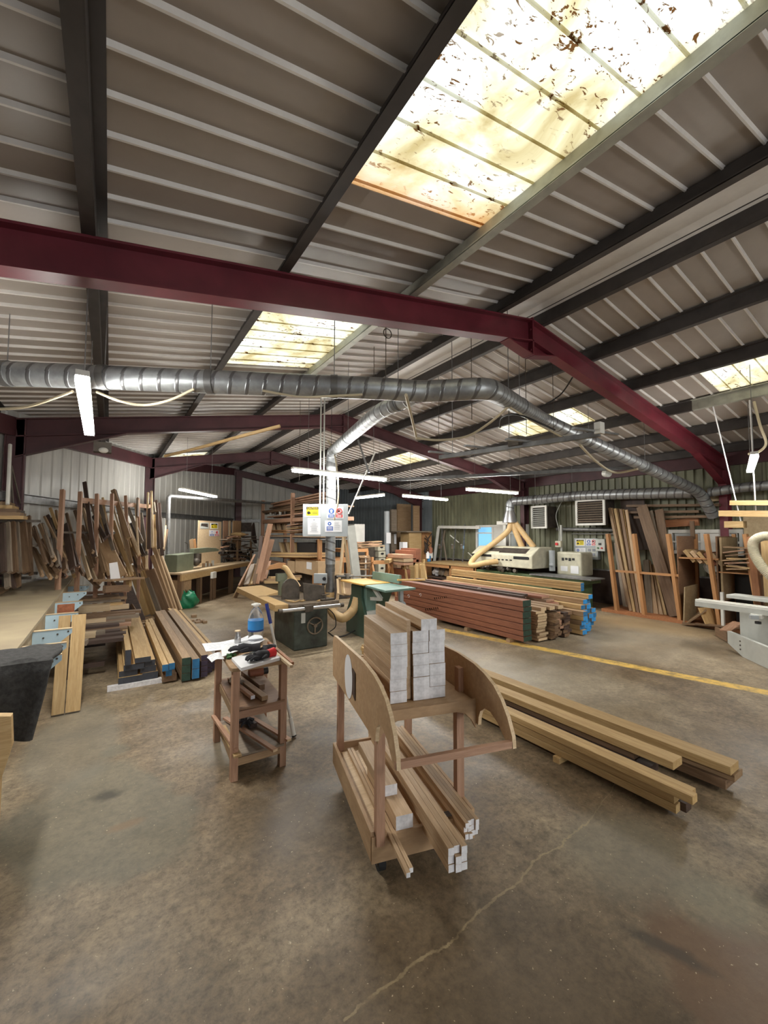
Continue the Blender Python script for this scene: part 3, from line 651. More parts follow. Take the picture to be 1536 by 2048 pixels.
for k, (a, b_, m_, lab) in enumerate((((537, 1285), (585, 1327), 'redwood', 'reddish wood strip along the right edge of the work table'), ((540, 1297), (583, 1333), 'pine_pale', 'pale pine strip overhanging the right front corner of the work table'))):
    board(G(*a, ZT+.012), G(*b_, ZT+.012), .02, .018, m_, 'wood_strip', lab, 'wood strip')
# on its shelves
def tsl(u0, v0, u1, v1, z, w_, h_, m_, nm, lab, cat='offcut', end=None): return board(TL(u0, v0, z), TL(u1, v1, z+U(0, .004)), w_, h_, m_, nm, lab, cat, None, end)
tsl(.35, .95, .62, .05, .485, .045, .03, 'tan', 'wood_offcut', 'brown offcut lying lengthwise on the upper shelf of the work table')
tsl(.2, .9, .42, .15, .482, .03, .025, 'leg_wood', 'wood_offcut', 'narrow reddish offcut left on the upper shelf of the work table', end='end_white')
tsl(.55, 1.0, .7, .35, .49, .04, .04, 'brown', 'wood_offcut', 'square dark offcut at the back of the upper table shelf')
q = MB(); c = TL(.75, .75, .53); q.cyl(c-dx_*.06, c+dx_*.05, .035, 16); q.cyl(c+dx_*.05, c+dx_*.09, .028, 16, 1); tag(q.build('power_tool', ['mahogany', 'black'], smooth=True), 'dark red rounded power tool under the table top at the back', 'tool')
q = MB(); c = TL(.3, .7, .515)
for k in range(5): q.ball(c+V((U(-.04, .04), U(-.05, .05), U(-.02, .02))), U(.02, .04), U(.02, .04), U(.015, .025), 8, 5, 0, .3)
tag(q.build('rag', 'grey', smooth=True), 'pale crumpled cloth on the upper shelf of the work table', 'rag')
tsl(-.12, .95, .05, -.02, .205, .028, .02, 'leg_wood', 'wood_strip', 'strip leaning against the left legs above the lower table shelf', 'wood strip')
tsl(.12, .9, .72, -.20, .185, .035, .016, 'leg_wood', 'wood_strip', 'moulded strip poking furthest out of the lower table shelf', 'wood strip', 'pine_pale')
tsl(.55, .9, 1.08, -.06, .185, .035, .016, 'leg_wood', 'wood_strip', 'moulded strip poking past the right leg on the lower table shelf', 'wood strip', 'pine_pale')
tsl(.0, .7, .06, -.08, .178, .05, .014, 'pine', 'wood_offcut', 'flat pine offcut on the left side of the lower table shelf')
tsl(.45, 1.0, .6, .5, .182, .05, .03, 'dark', 'wood_offcut', 'dark offcut at the back of the lower table shelf')
q = MB(); c = TL(.45, .55, .195)
for k in range(14): a = U(0, 6.28); e = c+V((cos(a)*.06, sin(a)*.06, U(-.01, .03))); q.tube([c+V((0, 0, .01)), c.lerp(e, .6)+V((0, 0, .02)), e], .009, 6, rr=[.012, .01, .006])
tag(q.build('shredded_rag', 'cloth_dark', smooth=True), 'grey bundle of frayed cloth strips on the lower table shelf', 'rag')
# pole leaning on the table
t = thing('broom_pole', G(588, 1472), 'broom pole with blue grip, its white tube end on the floor by the table', 'pole')
a = G(588, 1475)+V((0, 0, .015)); b = PL(533, 1207, tc[3]+V((.02, .02, 0)), fw); d = (b-a).normalized()
q = MB(); q.cyl(a+(b-a)*.12, b-d*.16, .011, 12); q.build('pole', 'white_paint', t, smooth=True)
q = MB(); q.cyl(b-d*.17, b, .0145, 12); q.build('grip', 'blue', t, smooth=True); q = MB(); q.cyl(a, a+(b-a)*.13, .017, 12); q.cyl(a-d*.006, a+d*.004, .019, 12, 1); q.build('tube_end', ['white_paint', 'black'], t, smooth=True)
# ================================================================== BEAMS ON THE FLOOR (right)
def fb(x, w_, z, h_, y0, y1, m_, lab, g='long beams laid on the floor right of the trolley', e=None, x1=None): return board((x, y0, z), (x if x1 is None else x1, y1, z), w_, h_, m_, 'timber_beam', lab, 'beam', g, e, bevel=.002)
for y in (1.88, 3.1):
    board((2.74, y, .02), (3.5, y, .02), .05, .04, 'pine', 'bearer', 'short bearer under the floor beams, %s one' % ('near' if y < 2 else 'far'), 'bearer', 'bearers under the floor beams')
fb(2.86, .07, .068, .05, 1.10, 4.6, 'dark', 'dark bottom beam of the nearest floor pile, right of the trolley'); 
fb(2.80, .06, .066, .048, 1.13, 4.6, 'beam', 'lowest honey-coloured beam on the trolley side of the floor pile')
fb(2.81, .075, .117, .05, 1.14, 4.7, 'beam', 'middle-layer beam on the trolley side of the floor pile')
fb(2.787, .062, .166, .045, 1.04, 4.7, 'beam', 'top beam nearest the trolley in the floor pile')
fb(2.855, .055, .158, .048, 1.07, 4.8, 'beam', 'top beam, second from the trolley side in the floor pile')
fb(3.11, .13, .172, .05, 1.25, 4.7, 'beam', 'wide shorter beam in the middle of the floor pile')
fb(3.13, .12, .066, .05, 1.4, 4.6, 'dark', 'dark beam hidden under the wide middle one'); fb(3.12, .10, .12, .05, 1.5, 4.6, 'brown', 'brown beam between the dark and the wide middle one')
fb(3.36, .14, .168, .052, 1.03, 4.7, 'beam', 'wide top beam furthest from the trolley in the floor pile')
fb(3.39, .14, .118, .042, 1.02, 4.7, 'tan', 'beam under the far wide one, its pale end jutting out'); fb(3.37, .15, .066, .055, 1.06, 4.7, 'brown', 'bottom brown beam of the far floor pile')
# ================================================================== TIMBER PACKS BEHIND THE YELLOW LINE
ga = 'red-brown boards of the big hardwood pack'
for y in (4.3, 5.2, 6.0, 6.9): board((5.12, y, .025), (6.9, y, .025), .07, .05, 'tan', 'bearer', 'bearer under the hardwood pack, %s from the near end' % ORD[int((y-4)//.85)], 'bearer', 'bearers under the hardwood pack')
z = .05
hs_ = [.075, .085, .10, .08, .10, .07, .10]
for i, h_ in enumerate(hs_):
    xo_ = [0, .006, -.005, .004, -.006, .005, 0][i]
    o = board((5.26+xo_, 4.05+U(-.01, .01), z+h_/2), (5.26+xo_, 7.35+U(-.05, .05), z+h_/2), .19, h_-.008, 'mahogany', 'hardwood_board', 'red-brown hardwood board with green end, %s layer from the floor' % ORD[i], 'board', ga, 'end_green', bevel=.003)
    q = MB()
    for k in range(2): xx = 5.2+k*.1+U(-.02, .02); q.box(xx, xx+.012, 4.036, 4.046, z+h_*.4, z+h_*.6)
    p_ = q.build('staple', 'paper', o)
    if i in (3, 5):
        q = MB(); x_ = 5.1645+xo_; yy = 5.9+(.2 if i == 3 else 0)
        for k in range(7): q.add([(x_, yy+k*.045, z+.015), (x_, yy+k*.045+.012, z+.015), (x_, yy+k*.045+.03, z+h_-.02), (x_, yy+k*.045+.012, z+h_-.02)], [(0, 1, 2, 3), (3, 2, 1, 0)])
        q.build('stencil_mark', 'black', o)
    if i == 6:
        q = MB(); x_ = 5.1645
        for yy in (6.75, 6.5, 5.1, 5.06): q.tube([(x_, yy+.02*cos(a), z+.05+.022*sin(a)) for a in [k*.7 for k in range(8)]], .003, 4)
        q.build('chalk_mark', 'paper', o)
    z += h_
gb = 'mixed boards of the packs beside the hardwood pack'; cnt = {}
def pk(x, w_, z, h_, y0, y1, m_, e, desc): 
    cnt[desc] = cnt.get(desc, 0)+1
    board((x, y0, z), (x, y1, z), w_, h_, m_, 'pack_board', '%s, %s counted up from the floor' % (desc, ORD[cnt[desc]-1]), 'board', gb, e)
for k in range(11): pk(5.58+U(-.015, .015), .22, .045+k*.04, .036, 4.03+U(-.03, .03), 7.3, 'tan', 'pine_pale', 'light-ended board in the column beside the green-ended hardwood pack')
for c in range(3):
    for k in range(9): pk(5.80+c*.10, .094, .045+k*.043+c*.004, .039, 3.95+U(-.04, .04)+c*.03, 7.3, 'brown' if (k+c) % 3 else 'tan', 'brown' if R() < .7 else 'leg_wood', 'brown small-section board, %s column from the pale-ended ones' % ORD[c])
for k in range(3): pk(5.66+k*.16, .13, .485+.005*k, .05, 4.05-.04*k, 7.4, 'tan', 'pine_pale', 'tan plank laid on the brown columns')
for c in range(2):
    for k in range(7): pk(6.14+c*.13, .12, .04+k*.055, .05, 4.0+U(-.03, .05), 7.5, 'dark' if c == 0 else 'brown', 'dark' if R() < .5 else 'brown', 'dark board left of the blue-ended boards, %s column' % ('near' if c == 0 else 'far'))
for k in range(4): pk(6.22+.02*k, .22, .44+k*.042, .038, 4.15+.1*k, 7.6, 'mahogany' if k % 2 else 'brown', 'leg_wood', 'reddish board heaped above the dark boards')
for k in range(4): pk(5.72+.1*k, .085, .55+(k % 2)*.045, .04, 4.5+.05*k, 7.7, 'mahogany_pale' if k % 2 == 0 else 'dark', 'dark', 'long reddish plank on top behind the hardwood pack')
blue = ['end_sky', 'end_blue', 'end_sky', 'end_sky', 'end_blue']
for c in range(4):
    for k in range(5+c): pk(6.50+c*.14+U(-.01, .01), .125, .055+k*.075, .07, 3.93+.03*c+U(-.06, .06), 7.6, 'pine' if R() < .6 else 'tan', blue[(c+k) % 5], 'board with bright blue painted end, %s column' % ORD[c])
for k in range(5): pk(7.06, .10, .66+k*.05 if k < 4 else .86, .045, 4.25, 7.6, 'pine', 'end_blue', 'upright pine board with dark blue end') if k < 3 else None
# ================================================================== PILES ON THE FLOOR (left)
gl = 'timber piles on the floor in front of the leaning boards'
board((.03, 5.27, .025), (.56, 5.27, .025), .06, .05, 'end_white', 'bearer', 'whitish bearer under the grey-ended timber pile', 'bearer')
def lp(x, w_, z, h_, y0, y1, m_, e, lab): board((x, y0, z), (x, y1, z), w_, h_, m_, 'timber', lab, 'timber', gl, e, bevel=.002)
X0 = .13
lp(.235, .22, .085, .065, 5.26, 7.6, 'pine', 'end_dark', 'bottom left timber of the grey-ended pile'); lp(.42, .15, .09, .075, 5.27, 7.6, 'pine', 'end_dark', 'bottom right timber of the grey-ended pile')
lp(.215, .17, .15, .06, 5.28, 7.7, 'pine', 'end_dark', 'second-layer left timber of the grey-ended pile'); lp(.40, .15, .162, .065, 5.28, 7.7, 'pine', 'end_dark', 'second-layer right timber of the grey-ended pile')
lp(.265, .19, .213, .06, 5.26, 7.9, 'pine', 'end_dark', 'third-layer left timber of the grey-ended pile'); lp(.415, .10, .226, .06, 5.28, 8.2, 'pine', 'end_dark', 'third-layer right timber of the grey-ended pile')
lp(.345, .15, .277, .055, 5.25, 8.3, 'pine', 'end_dark', 'wide yellowish plank of the fourth layer on the grey-ended pile')
lp(.205, .055, .33, .16, 5.22, 6.6, 'pine', 'end_dark', 'narrow plank standing on edge on the grey-ended pile')
for k in range(3): lp(.55+k*.065 if k < 2 else .59, .06, .19 if k < 2 else .12, .07, 5.12+.02*k, 7.7+.3*k, 'pine', 'end_blue', '%s timber of the blue-ended pair between the piles' % ('left', 'right', 'lower')[k])
lp(.60, .14, .06, .08, 5.18, 7.8, 'tan', 'brown', 'bottom brown timber below the blue-ended pair')
for k in range(3): lp(.755, .09, .06+k*.085, .08, 5.10, 8.4, 'tan', 'end_green', 'green-ended brown timber, %s of three stacked' % ('bottom', 'middle', 'top')[k])
for k in range(2): lp(.85, .075, .085+k*.11, .105, 5.08, 8.6, 'tan', 'end_blue', 'dull blue-ended brown timber beside the green-ended ones, %s one' % ('lower', 'upper')[k])
for c in range(3):
    for k in range(4-c): lp(.945+c*.075, .07, .05+k*.062, .057, 5.12+c*.12, 8.4+.2*c, 'tan', 'end_purple', 'dark purple-ended timber behind the work table, %s column, %s from the floor' % (ORD[c], ORD[k]))
for k in range(5): lp(1.0+k*.055, .045, .19-k*.018 if k < 3 else .1, .04, 5.5+k*.16, 9.0+.05*k, 'tan' if k % 2 else 'pine', 'end_blue' if k > 3 else 'pine_pale', 'slender batten on the right edge of the left piles, %s from the left' % ORD[k])
q = MB()
for k in range(60): q.box(*(lambda x, y: (x, x+U(.03, .12), y, y+U(.03, .1), 0, U(.01, .05)))(U(.3, 1.5), U(8.2, 9.3)))
tag(q.build('offcut_heap', 'tan'), 'low heap of wood scraps and shavings at the foot of the leaning boards', 'scrap', kind='stuff')
# ================================================================== LONG BENCH AND BRACKETS (far left)
t = thing('outfeed_table', (-.95, 6.2, 0), 'long wide table with brown board top running along the left edge', 'table')
q = MB(); q.prism([(-.50, 9.2), (-.475, 3.05), (-1.85, 3.05), (-1.75, 9.2)], (0, 0, .872), (1, 0, 0), (0, 1, 0), (0, 0, .028)); q.build('tabletop', 'bench_top', t)
q = MB(); q.box(-1.10, -1.08, 3.05, 9.2, .90, .93); q.box(-1.75, -1.08, 3.05, 9.2, .925, .94); q.build('fence_board', 'tan', t)
q = MB(); q.box(-.515, -.49, 3.05, 9.2, .70, .872); q.build('apron', 'chip', t)
for y in (3.3, 5.6, 8.9): board((-1.2, y, 0), (-1.2, y, .87), .1, .1, 'grey', 'leg', parent=t, upv=(0, 1, 0)); board((-.62, y, 0), (-.62, y, .87), .08, .08, 'grey', 'leg', parent=t, upv=(0, 1, 0))
for k, y in enumerate((3.45, 3.8, 4.35, 5.17, 6.0, 6.95, 7.75)):
    o = thing('table_bracket', (-.4, y, .86), 'pale blue triangular bracket bolted to the long table, %s from the near end' % ORD[k], 'bracket', 'pale blue brackets along the long table')
    q = MB(); q.prism([(-.49, .855), (-.235, .855), (-.235, .82), (-.37, .70), (-.49, .66)], (0, y, 0), (1, 0, 0), (0, 0, 1), (0, .02, 0)); q.build('bracket_plate', 'pale_blue', o)
    q = MB(); q.box(-.49, -.235, y-.004, y+.024, .855, .862); q.build('top_strip', 'pine_pale', o)
    q = MB()
    for x, z in ((-.42, .80), (-.33, .82), (-.26, .835)): q.cyl((x, y-.004, z), (x, y+.001, z), .007, 8)
    q.build('bolt', 'iron', o)
q = MB(); q.box(-.43, -.285, 5.5, 5.53, .72, .90); tag(q.build('rusty_plate', 'rust'), 'square rust-red plate standing between the pale blue brackets', 'plate')
for k, (x0, x1) in enumerate(((-.385, -.295), (-.285, -.175))):
    tag(board(((x0+x1)/2, 4.82, .012), ((x0+x1)/2+.01, 5.02, .86), (x1-x0), .03, 'pine', 'leaning_board', 'clean pale board leaning upright on the long table, %s of the two' % ('left', 'right')[k], 'board', 'pale boards leaning on the long table', 'end_dark', upv=(0, 1, 0)))
# dark blanket draped over the near end
q = MB()
def bl2(u, v):   # v across the table, u from on top over the end and down
    L_ = u*.80; top = .36; x = -1.80 + v*1.56; f = .022*sin(v*21+1)+.012*sin(v*47+2)
    if L_ < top: y = 3.36-L_; z = .947+abs(f)*.4; x += .02*sin(u*9)
    else:
        k = L_-top; y = 2.995-.05*min(1, k/.08)+f*1.6*min(1, k/.2)-.05*k; z = .945-max(0, k-.02)*.93; x -= (.12*k/.3)*max(0, v-.55)
    return V((x, y, z+.03*sin(v*6)*max(0, L_-top)))
q.grid(bl2, 44, 60); o = q.build('blanket', 'blanket', smooth=True); m_ = o.modifiers.new('thick', 'SOLIDIFY'); m_.thickness = .022; tag(o, 'thick dark grey blanket draped over the near end of the long table', 'blanket')
q = MB(); q.box(-.92, -.72, 8.3, 8.5, .9405, .95); q.ball((-.84, 8.4, .955), .06, .05, .02, 8, 5, 0, .3); tag(q.build('paper_scrap', 'paper'), 'crumpled white paper scrap at the far end of the long table', 'paper')
q = MB(); ps = [AY(x, y, 2.72) for x, y in ((22, 1433), (24, 1492), (0, 1562), (-110, 1562), (-110, 1433))]; ps = ps[:3]+[V((ps[2].x, 2.72, 0)), V((ps[3].x, 2.72, 0)), ps[4]]
q.add(ps+[p+V((0, .05, 0)) for p in ps], [(5, 4, 3, 2, 1, 0), (6, 7, 8, 9, 10, 11)]+[(i, (i+1) % 6, (i+1) % 6+6, i+6) for i in range(6)]); tag(q.build('prop_board', 'pine'), 'weathered board standing at the left edge below the blanket', 'board')
# boards poking out to the right from under the long table
gm = 'boards sticking out from beside the long table'
random.seed(21)
names = {'brown': 'brown', 'dark': 'dark', 'tan': 'tan', 'pine_pale': 'pale', 'grey': 'greyish', 'leg_wood': 'reddish'}
cn = {}
lay = [(180, (255, 262)), (0, 0)]
rowsP = [ # px left x, px right x, px y at right end, colour, thickness px
 (175, 258, 1181, 'leg_wood', 4), (170, 238, 1190, 'brown', 4), (165, 240, 1194, 'tan', 3), (168, 254, 1195, 'tan', 4), (160, 242, 1200, 'grey', 3), (165, 250, 1206, 'tan', 4), (230, 258, 1212, 'pine_pale', 7),
 (155, 220, 1214, 'pine_pale', 11), (200, 245, 1209, 'pine', 8), (165, 282, 1222, 'brown', 5), (160, 278, 1230, 'grey', 6), (155, 270, 1229, 'brown', 7), (160, 212, 1241, 'pine_pale', 7), (200, 250, 1243, 'grey', 6), (205, 262, 1240, 'brown', 6),
 (160, 238, 1250, 'dark', 6), (170, 255, 1256, 'brown', 5), (165, 240, 1262, 'dark', 6), (160, 210, 1266, 'grey', 9), (160, 192, 1268, 'pine_pale', 7), (175, 252, 1268, 'dark', 7), (160, 175, 1284, 'grey', 6), (190, 262, 1247, 'leg_wood', 4), (180, 248, 1276, 'dark', 5)]
for i, (xa_, xb_, y_, m_, th) in enumerate(rowsP):
    Y = 8.2-2.5*(y_-1181)/105; pb_ = AY(xb_, y_, Y); pa_ = V((pb_.x-(xb_-xa_+30)*.0088, Y+U(-.05, .05), pb_.z+U(-.005, .005))); nm = names.get(m_, m_); cn[nm] = cn.get(nm, 0)+1
    board(pa_, pb_, .13, th*.0085, m_, 'stock_board', '%s board poking right from beside the long table, %s of that colour from the top' % (nm, ORD[cn[nm]-1]), 'board', gm)
for x in (.0, -.3):
  for y in (6.1, 7.4, 8.3): pass
t = thing('stock_trestle', (.0, 7.0, 0), 'low dark trestle frame carrying the boards beside the long table', 'trestle')
for y in (5.95, 7.0, 8.1):
    board((-.35, y, .0), (-.35, y, .8), .06, .06, 'dark', 'post', parent=t, upv=(0, 1, 0)); board((-.4, y, .12), (.0, y, .12), .05, .05, 'dark', 'arm', parent=t)
# ================================================================== EXTRACTION DUCTS
def duct(pts, r, lab, nm='extraction_duct', mat='spiral_duct', clamps=(), n=20, mat2='galv', joints=True):
    pts = [V(p) for p in pts]; t = thing(nm, pts[0], lab, 'duct')
    # rounded bends
    out = [pts[0]]
    for i in range(1, len(pts)-1):
        a, b, c = pts[i-1], pts[i], pts[i+1]; k = min(r*1.9, (a-b).length*.45, (c-b).length*.45); p = b+(a-b).normalized()*k; q_ = b+(c-b).normalized()*k
        for s in range(7): u = s/6; out.append(p*(1-u)**2+b*2*u*(1-u)+q_*u*u)
    out.append(pts[-1]); q = MB(); q.tube(out, r, n); q.build('pipe', mat, t, smooth=True)
    for (a, b, f) in clamps:
        p = V(pts[a]).lerp(V(pts[b]), f); d = (V(pts[b])-V(pts[a])).normalized(); q = MB(); q.cyl(p-d*.03, p+d*.03, r*1.06, n); q.build('clamp_band', 'galv_dark', t, smooth=True)
        if p.z < zs(p.x)-.3: q = MB(); q.cyl(p+V((0, 0, r)), V((p.x, p.y, zs(p.x)-.02)), .004, 5); q.build('hanger', 'steel_dull', t)
    return t
D0 = G(-60, 744, 2.95); D1 = G(0, 748, 2.95); D2 = G(775, 778, 2.95); D3 = G(850, 786, 2.95); D4 = G(975, 776, 2.95)
D5 = AX(1400, 985, 9.35)
duct([D0, D2, G(845, 784, 2.95), D4, AX(1085, 838, 5.45), D5, D5+V((.3, -.1, -.45))], .098, 'large spiral metal duct crossing the hall under the roof and dropping to the right wall', clamps=[(0, 1, .08), (0, 1, .30), (0, 1, .55), (0, 1, .86), (3, 4, .45), (4, 5, .25), (4, 5, .6)])
PB = PL(660, 1183, fw*6.75+CP, fw); PBx, PBy = PB.x, PB.y
PT = V((PBx, PBy, 2.98))
duct([G(838, 787, 2.93), G(760, 822, 2.95), PT+V((0, 0, .02)), V((PBx, PBy, 1.15))], .082, 'branch duct running back and turning down behind the sign panel', clamps=[(0, 1, .5), (1, 2, .55), (2, 3, .12)])
duct([V((PBx, PBy, 1.5)), V((PBx, PBy, .70))], .075, 'smooth grey upright pipe below the sign panel', 'upright_pipe', 'galv_dark', clamps=[(0, 1, .95), (0, 1, .55)])
q = MB(); pts = bez([(PBx, PBy, .72), (PBx+.0, PBy, .5), (PBx+.03, PBy-.08, .36), (PBx+.15, PBy-.2, .30), (3.35, 5.95, .42), (3.42, 5.95, .6)], 10)
q.tube(pts, .07, 14, rr=[.07+.005*(i % 2) for i in range(len(pts))]); tag(q.build('flexible_hose', 'hose_tan', smooth=True), 'ribbed tan hose curving from the upright pipe to the planer', 'hose')
wy_ = D5.y
duct([D5+V((.05, .12, .02)), (9.45, 5.6, 2.58), (9.3, 7.0, 2.55), (9.0, 7.42, 2.52), (9.0, 7.44, 2.28)], .115, 'spiral duct along the green wall above the heaters', clamps=[(1, 2, .2), (1, 2, .9)])
q = MB(); q.cyl((9.0, 7.44, 2.28), (9.0, 7.44, 1.96), .12, 20, 0, .20); tag(q.build('metal_cone', 'steel', smooth=True), 'shiny metal cone under the wall duct above the cream machine', 'duct cone')
duct([D5+V((.15, -.1, 0.0)), (9.45, 2.6, 2.50), (9.45, 1.0, 2.50)], .085, 'dim spiral duct running off to the right edge along the green wall')
duct([(1.12, 10.6, .9), (1.1, 10.6, 2.5), (3.4, 13.2, 2.65), (5.5, 15.0, 2.75)], .045, 'thin grey pipe rising from the back bench and running along the white wall', mat='steel_dull')
q = MB(); q.cyl(D5+V((-1.4, 1.05, .38)), D5+V((-1.45, .95, .36)), .07, 16); tag(q.build('pale_disc', 'grey_light', smooth=True), 'pale round cap facing the camera beside the sloping duct', 'cap')
for k, (pts, lab) in enumerate(((([(8.98, 7.4, 2.0), (8.95, 7.45, 1.75), (8.8, 7.75, 1.45), (8.35, 8.05, 1.05), (8.05, 7.95, .82), (8.25, 7.6, .9), (8.5, 7.45, .93)]), 'fat tan hose looping in front of the cream machine'), (([(9.02, 7.4, 2.0), (9.06, 7.3, 1.7), (9.12, 7.15, 1.3)]), 'tan hose dropping from the cone, left of the two behind'), (([(9.05, 7.35, 2.0), (9.14, 7.15, 1.7), (9.22, 6.85, 1.3)]), 'tan hose dropping from the cone, right of the two behind'))):
    pp = bez(pts, 12); q = MB(); q.tube(pp, .07, 14, rr=[.072+.004*(i % 2) for i in range(len(pp))]); tag(q.build('flexible_hose', 'hose_tan', smooth=True), lab, 'hose', 'tan hoses under the metal cone')
# ================================================================== SIGN PANEL ON THE UPRIGHT PIPE
PYc = 6.6; pc = CP+fw*6.55
def SP(x, y, off=0.): return PL(x, y, CP+fh*(6.6-off), fh)
fh = V((sin(YAW), cos(YAW), 0)); rh = V((cos(YAW), -sin(YAW), 0))
def placard(parent, proj, x0, y0, x1, y1, nm, base, style, off, lift=.004):
    a = proj(x0, y1); b = proj(x1, y1); c = proj(x1, y0); d = proj(x0, y0); n_ = -fhv(proj); q = MB()
    ps = [a, b, c, d]; q.add([p for p in ps]+[p+n_*lift for p in ps], [(0, 3, 2, 1), (4, 5, 6, 7), (0, 1, 5, 4), (1, 2, 6, 5), (2, 3, 7, 6), (3, 0, 4, 7)]); o = q.build(nm, base, parent)
    W = (b-a).length; Hh = (d-a).length; ax = (b-a).normalized(); ay = (d-a).normalized(); O = a+n_*(lift+.0008)
    def rect(u0, v0, u1, v1, m_, nm2='print', z=0.): r = MB(); r.prism([(u0*W, v0*Hh), (u1*W, v0*Hh), (u1*W, v1*Hh), (u0*W, v1*Hh)], O+n_*z, ax, ay, n_*.0012); r.build(nm2, m_, o)
    def disc(u, v, r_, m_, nm2='print', z=0.): r = MB(); r.prism([(u*W+r_*Hh*cos(k*pi/12), v*Hh+r_*Hh*sin(k*pi/12)) for k in range(24)], O+n_*z, ax, ay, n_*.0012); r.build(nm2, m_, o)
    def ring(u, v, r_, m_): r = MB(); r.tube([O+n_*.003+ax*(u*W+r_*Hh*cos(k*pi/12))+ay*(v*Hh+r_*Hh*sin(k*pi/12)) for k in range(25)], .008*Hh/.2, 5, cap=False); r.build('ring', m_, o)
    if style == 'caution':
        rect(.12, .12, .88, .88, 'sign_yellow'); rect(.12, .66, .88, .88, 'black', 'header', .0012)
        text('CAUTION', O+n_*.003+ax*W*.5+ay*Hh*.765, ax, ay, Hh*.20, 'sign_yellow', o)
        disc(.27, .36, .14, 'black', 'pictogram', .0012); rect(.27, .3, .42, .36, 'black', 'pictogram', .0012)
        for k in range(3): rect(.5, .5-.12*k, .82, .54-.12*k, 'black', 'text_line', .0012)
    if style == 'ppe':
        for u, m_ in ((.27, 'sign_blue'), (.75, 'sign_red')):
            if m_ == 'sign_blue': disc(u, .64, .24, m_, 'symbol'); disc(u, .68, .11, 'paper', 'pictogram', .0012); rect(u-.06, .48, u+.06, .6, 'paper', 'pictogram', .0012)
            else: ring(u, .64, .22, m_); rect(u-.1, .55, u+.05, .72, 'black', 'pictogram'); r = MB(); r.beam(O+n_*.004+ax*(u*W-.15*Hh)+ay*.79*Hh, O+n_*.004+ax*(u*W+.15*Hh)+ay*.49*Hh, .03*Hh, .002, n_); r.build('bar', m_, o)
            rect(u-.19, .08, u+.19, .34, m_, 'caption')
            for k in range(2): rect(u-.13, .14+.09*k, u+.13, .18+.09*k, 'paper', 'text_line', .0012)
    if style == 'notice':
        r = MB(); r.prism([(.5*W-.09*W, .92*Hh), (.5*W+.09*W, .92*Hh), (.5*W, .82*Hh)], O, ax, ay, n_*.0012); r.build('print', 'ink', o)
        for k in range(11): s = U(.15, .33); rect(.5-s, .74-.058*k, .5+s, .755-.058*k, 'ink', 'text_line')
    if style == 'blueleft':
        disc(.27, .72, .16, 'sign_blue', 'symbol'); disc(.27, .72, .07, 'paper', 'pictogram', .0012); rect(.1, .12, .47, .48, 'sign_blue', 'caption')
        for k in range(3): rect(.14, .18+.1*k, .43, .22+.1*k, 'paper', 'text_line', .0012)
        for k in range(8): rect(.55, .85-.09*k, U(.8, .92), .87-.09*k, 'ink', 'text_line')
    return o
def fhv(proj): return PN[proj]
PN = {SP: fh}
a = SP(605, 1073); b = SP(695, 1072); hgt = SP(605, 1008).z-a.z; wd = (b-a).length
t = thing('sign_panel', a, 'grey metal cabinet fixed to the upright pipe, with CAUTION and safety notices', 'electrical cabinet')
q = MB(); q.prism([(0, 0), (wd, 0), (wd, hgt), (0, hgt)], a, rh, (0, 0, 1), fh*.06); q.build('cabinet', 'grey_paint', t, bevel=.004)
q = MB(); q.beam(a+rh*wd*.395-fh*.001+V((0, 0, .005)), a+rh*wd*.395-fh*.001+V((0, 0, hgt-.005)), .004, .003, fh); q.build('door_gap', 'galv_dark', t)
placard(t, SP, 609, 1011, 641, 1034, 'sign', 'paper', 'caution', 0); placard(t, SP, 654, 1014, 687, 1037, 'sign', 'paper', 'ppe', 0); placard(t, SP, 615.5, 1036, 641, 1069, 'sign', 'paper', 'notice', 0); placard(t, SP, 650, 1041, 684, 1064, 'sign', 'paper', 'blueleft', 0)
q = MB(); a2 = CP+fh*6.72; 
for px in (640, 647): p = PL(px, 1000, a2, fh); q.beam((p.x, p.y, 2.0), (p.x, p.y, zs(p.x)-.05), .018, .02)
tag(q.build('cable_trunking', 'grey_light'), 'pair of pale vertical trunking strips rising from the sign panel', 'trunking')
q = MB(); q.tube(bez([SP(655, 880), SP(668, 905), SP(675, 950), SP(676, 1000), SP(668, 1040)], 8), .012, 8); tag(q.build('hanging_cable', 'cable', smooth=True), 'pale cable hanging down over the front of the sign panel', 'cable')
SB = PL(640, 1160, CP+fh*6.5, fh); t = thing('switch_box', SB, 'grey switch box with round knob on a post beside the upright pipe', 'switch')
q = MB(); q.prism([(-.10, -.055), (.10, -.055), (.10, .095), (-.10, .095)], SB+V((0, 0, 0)), rh, (0, 0, 1), fh*.09); q.build('box', 'grey_paint', t, bevel=.006)
q = MB(); q.cyl(SB+rh*.07+V((0, 0, .02)), SB+rh*.07-fh*.03+V((0, 0, .02)), .028, 14); q.build('knob', 'black', t, smooth=True)
board((SB+rh*-.08+fh*.1).to_3d().xy.to_3d(), (SB+rh*-.08+fh*.1).xy.to_3d()+V((0, 0, 1.0)), .10, .05, 'orange', 'post', parent=t)
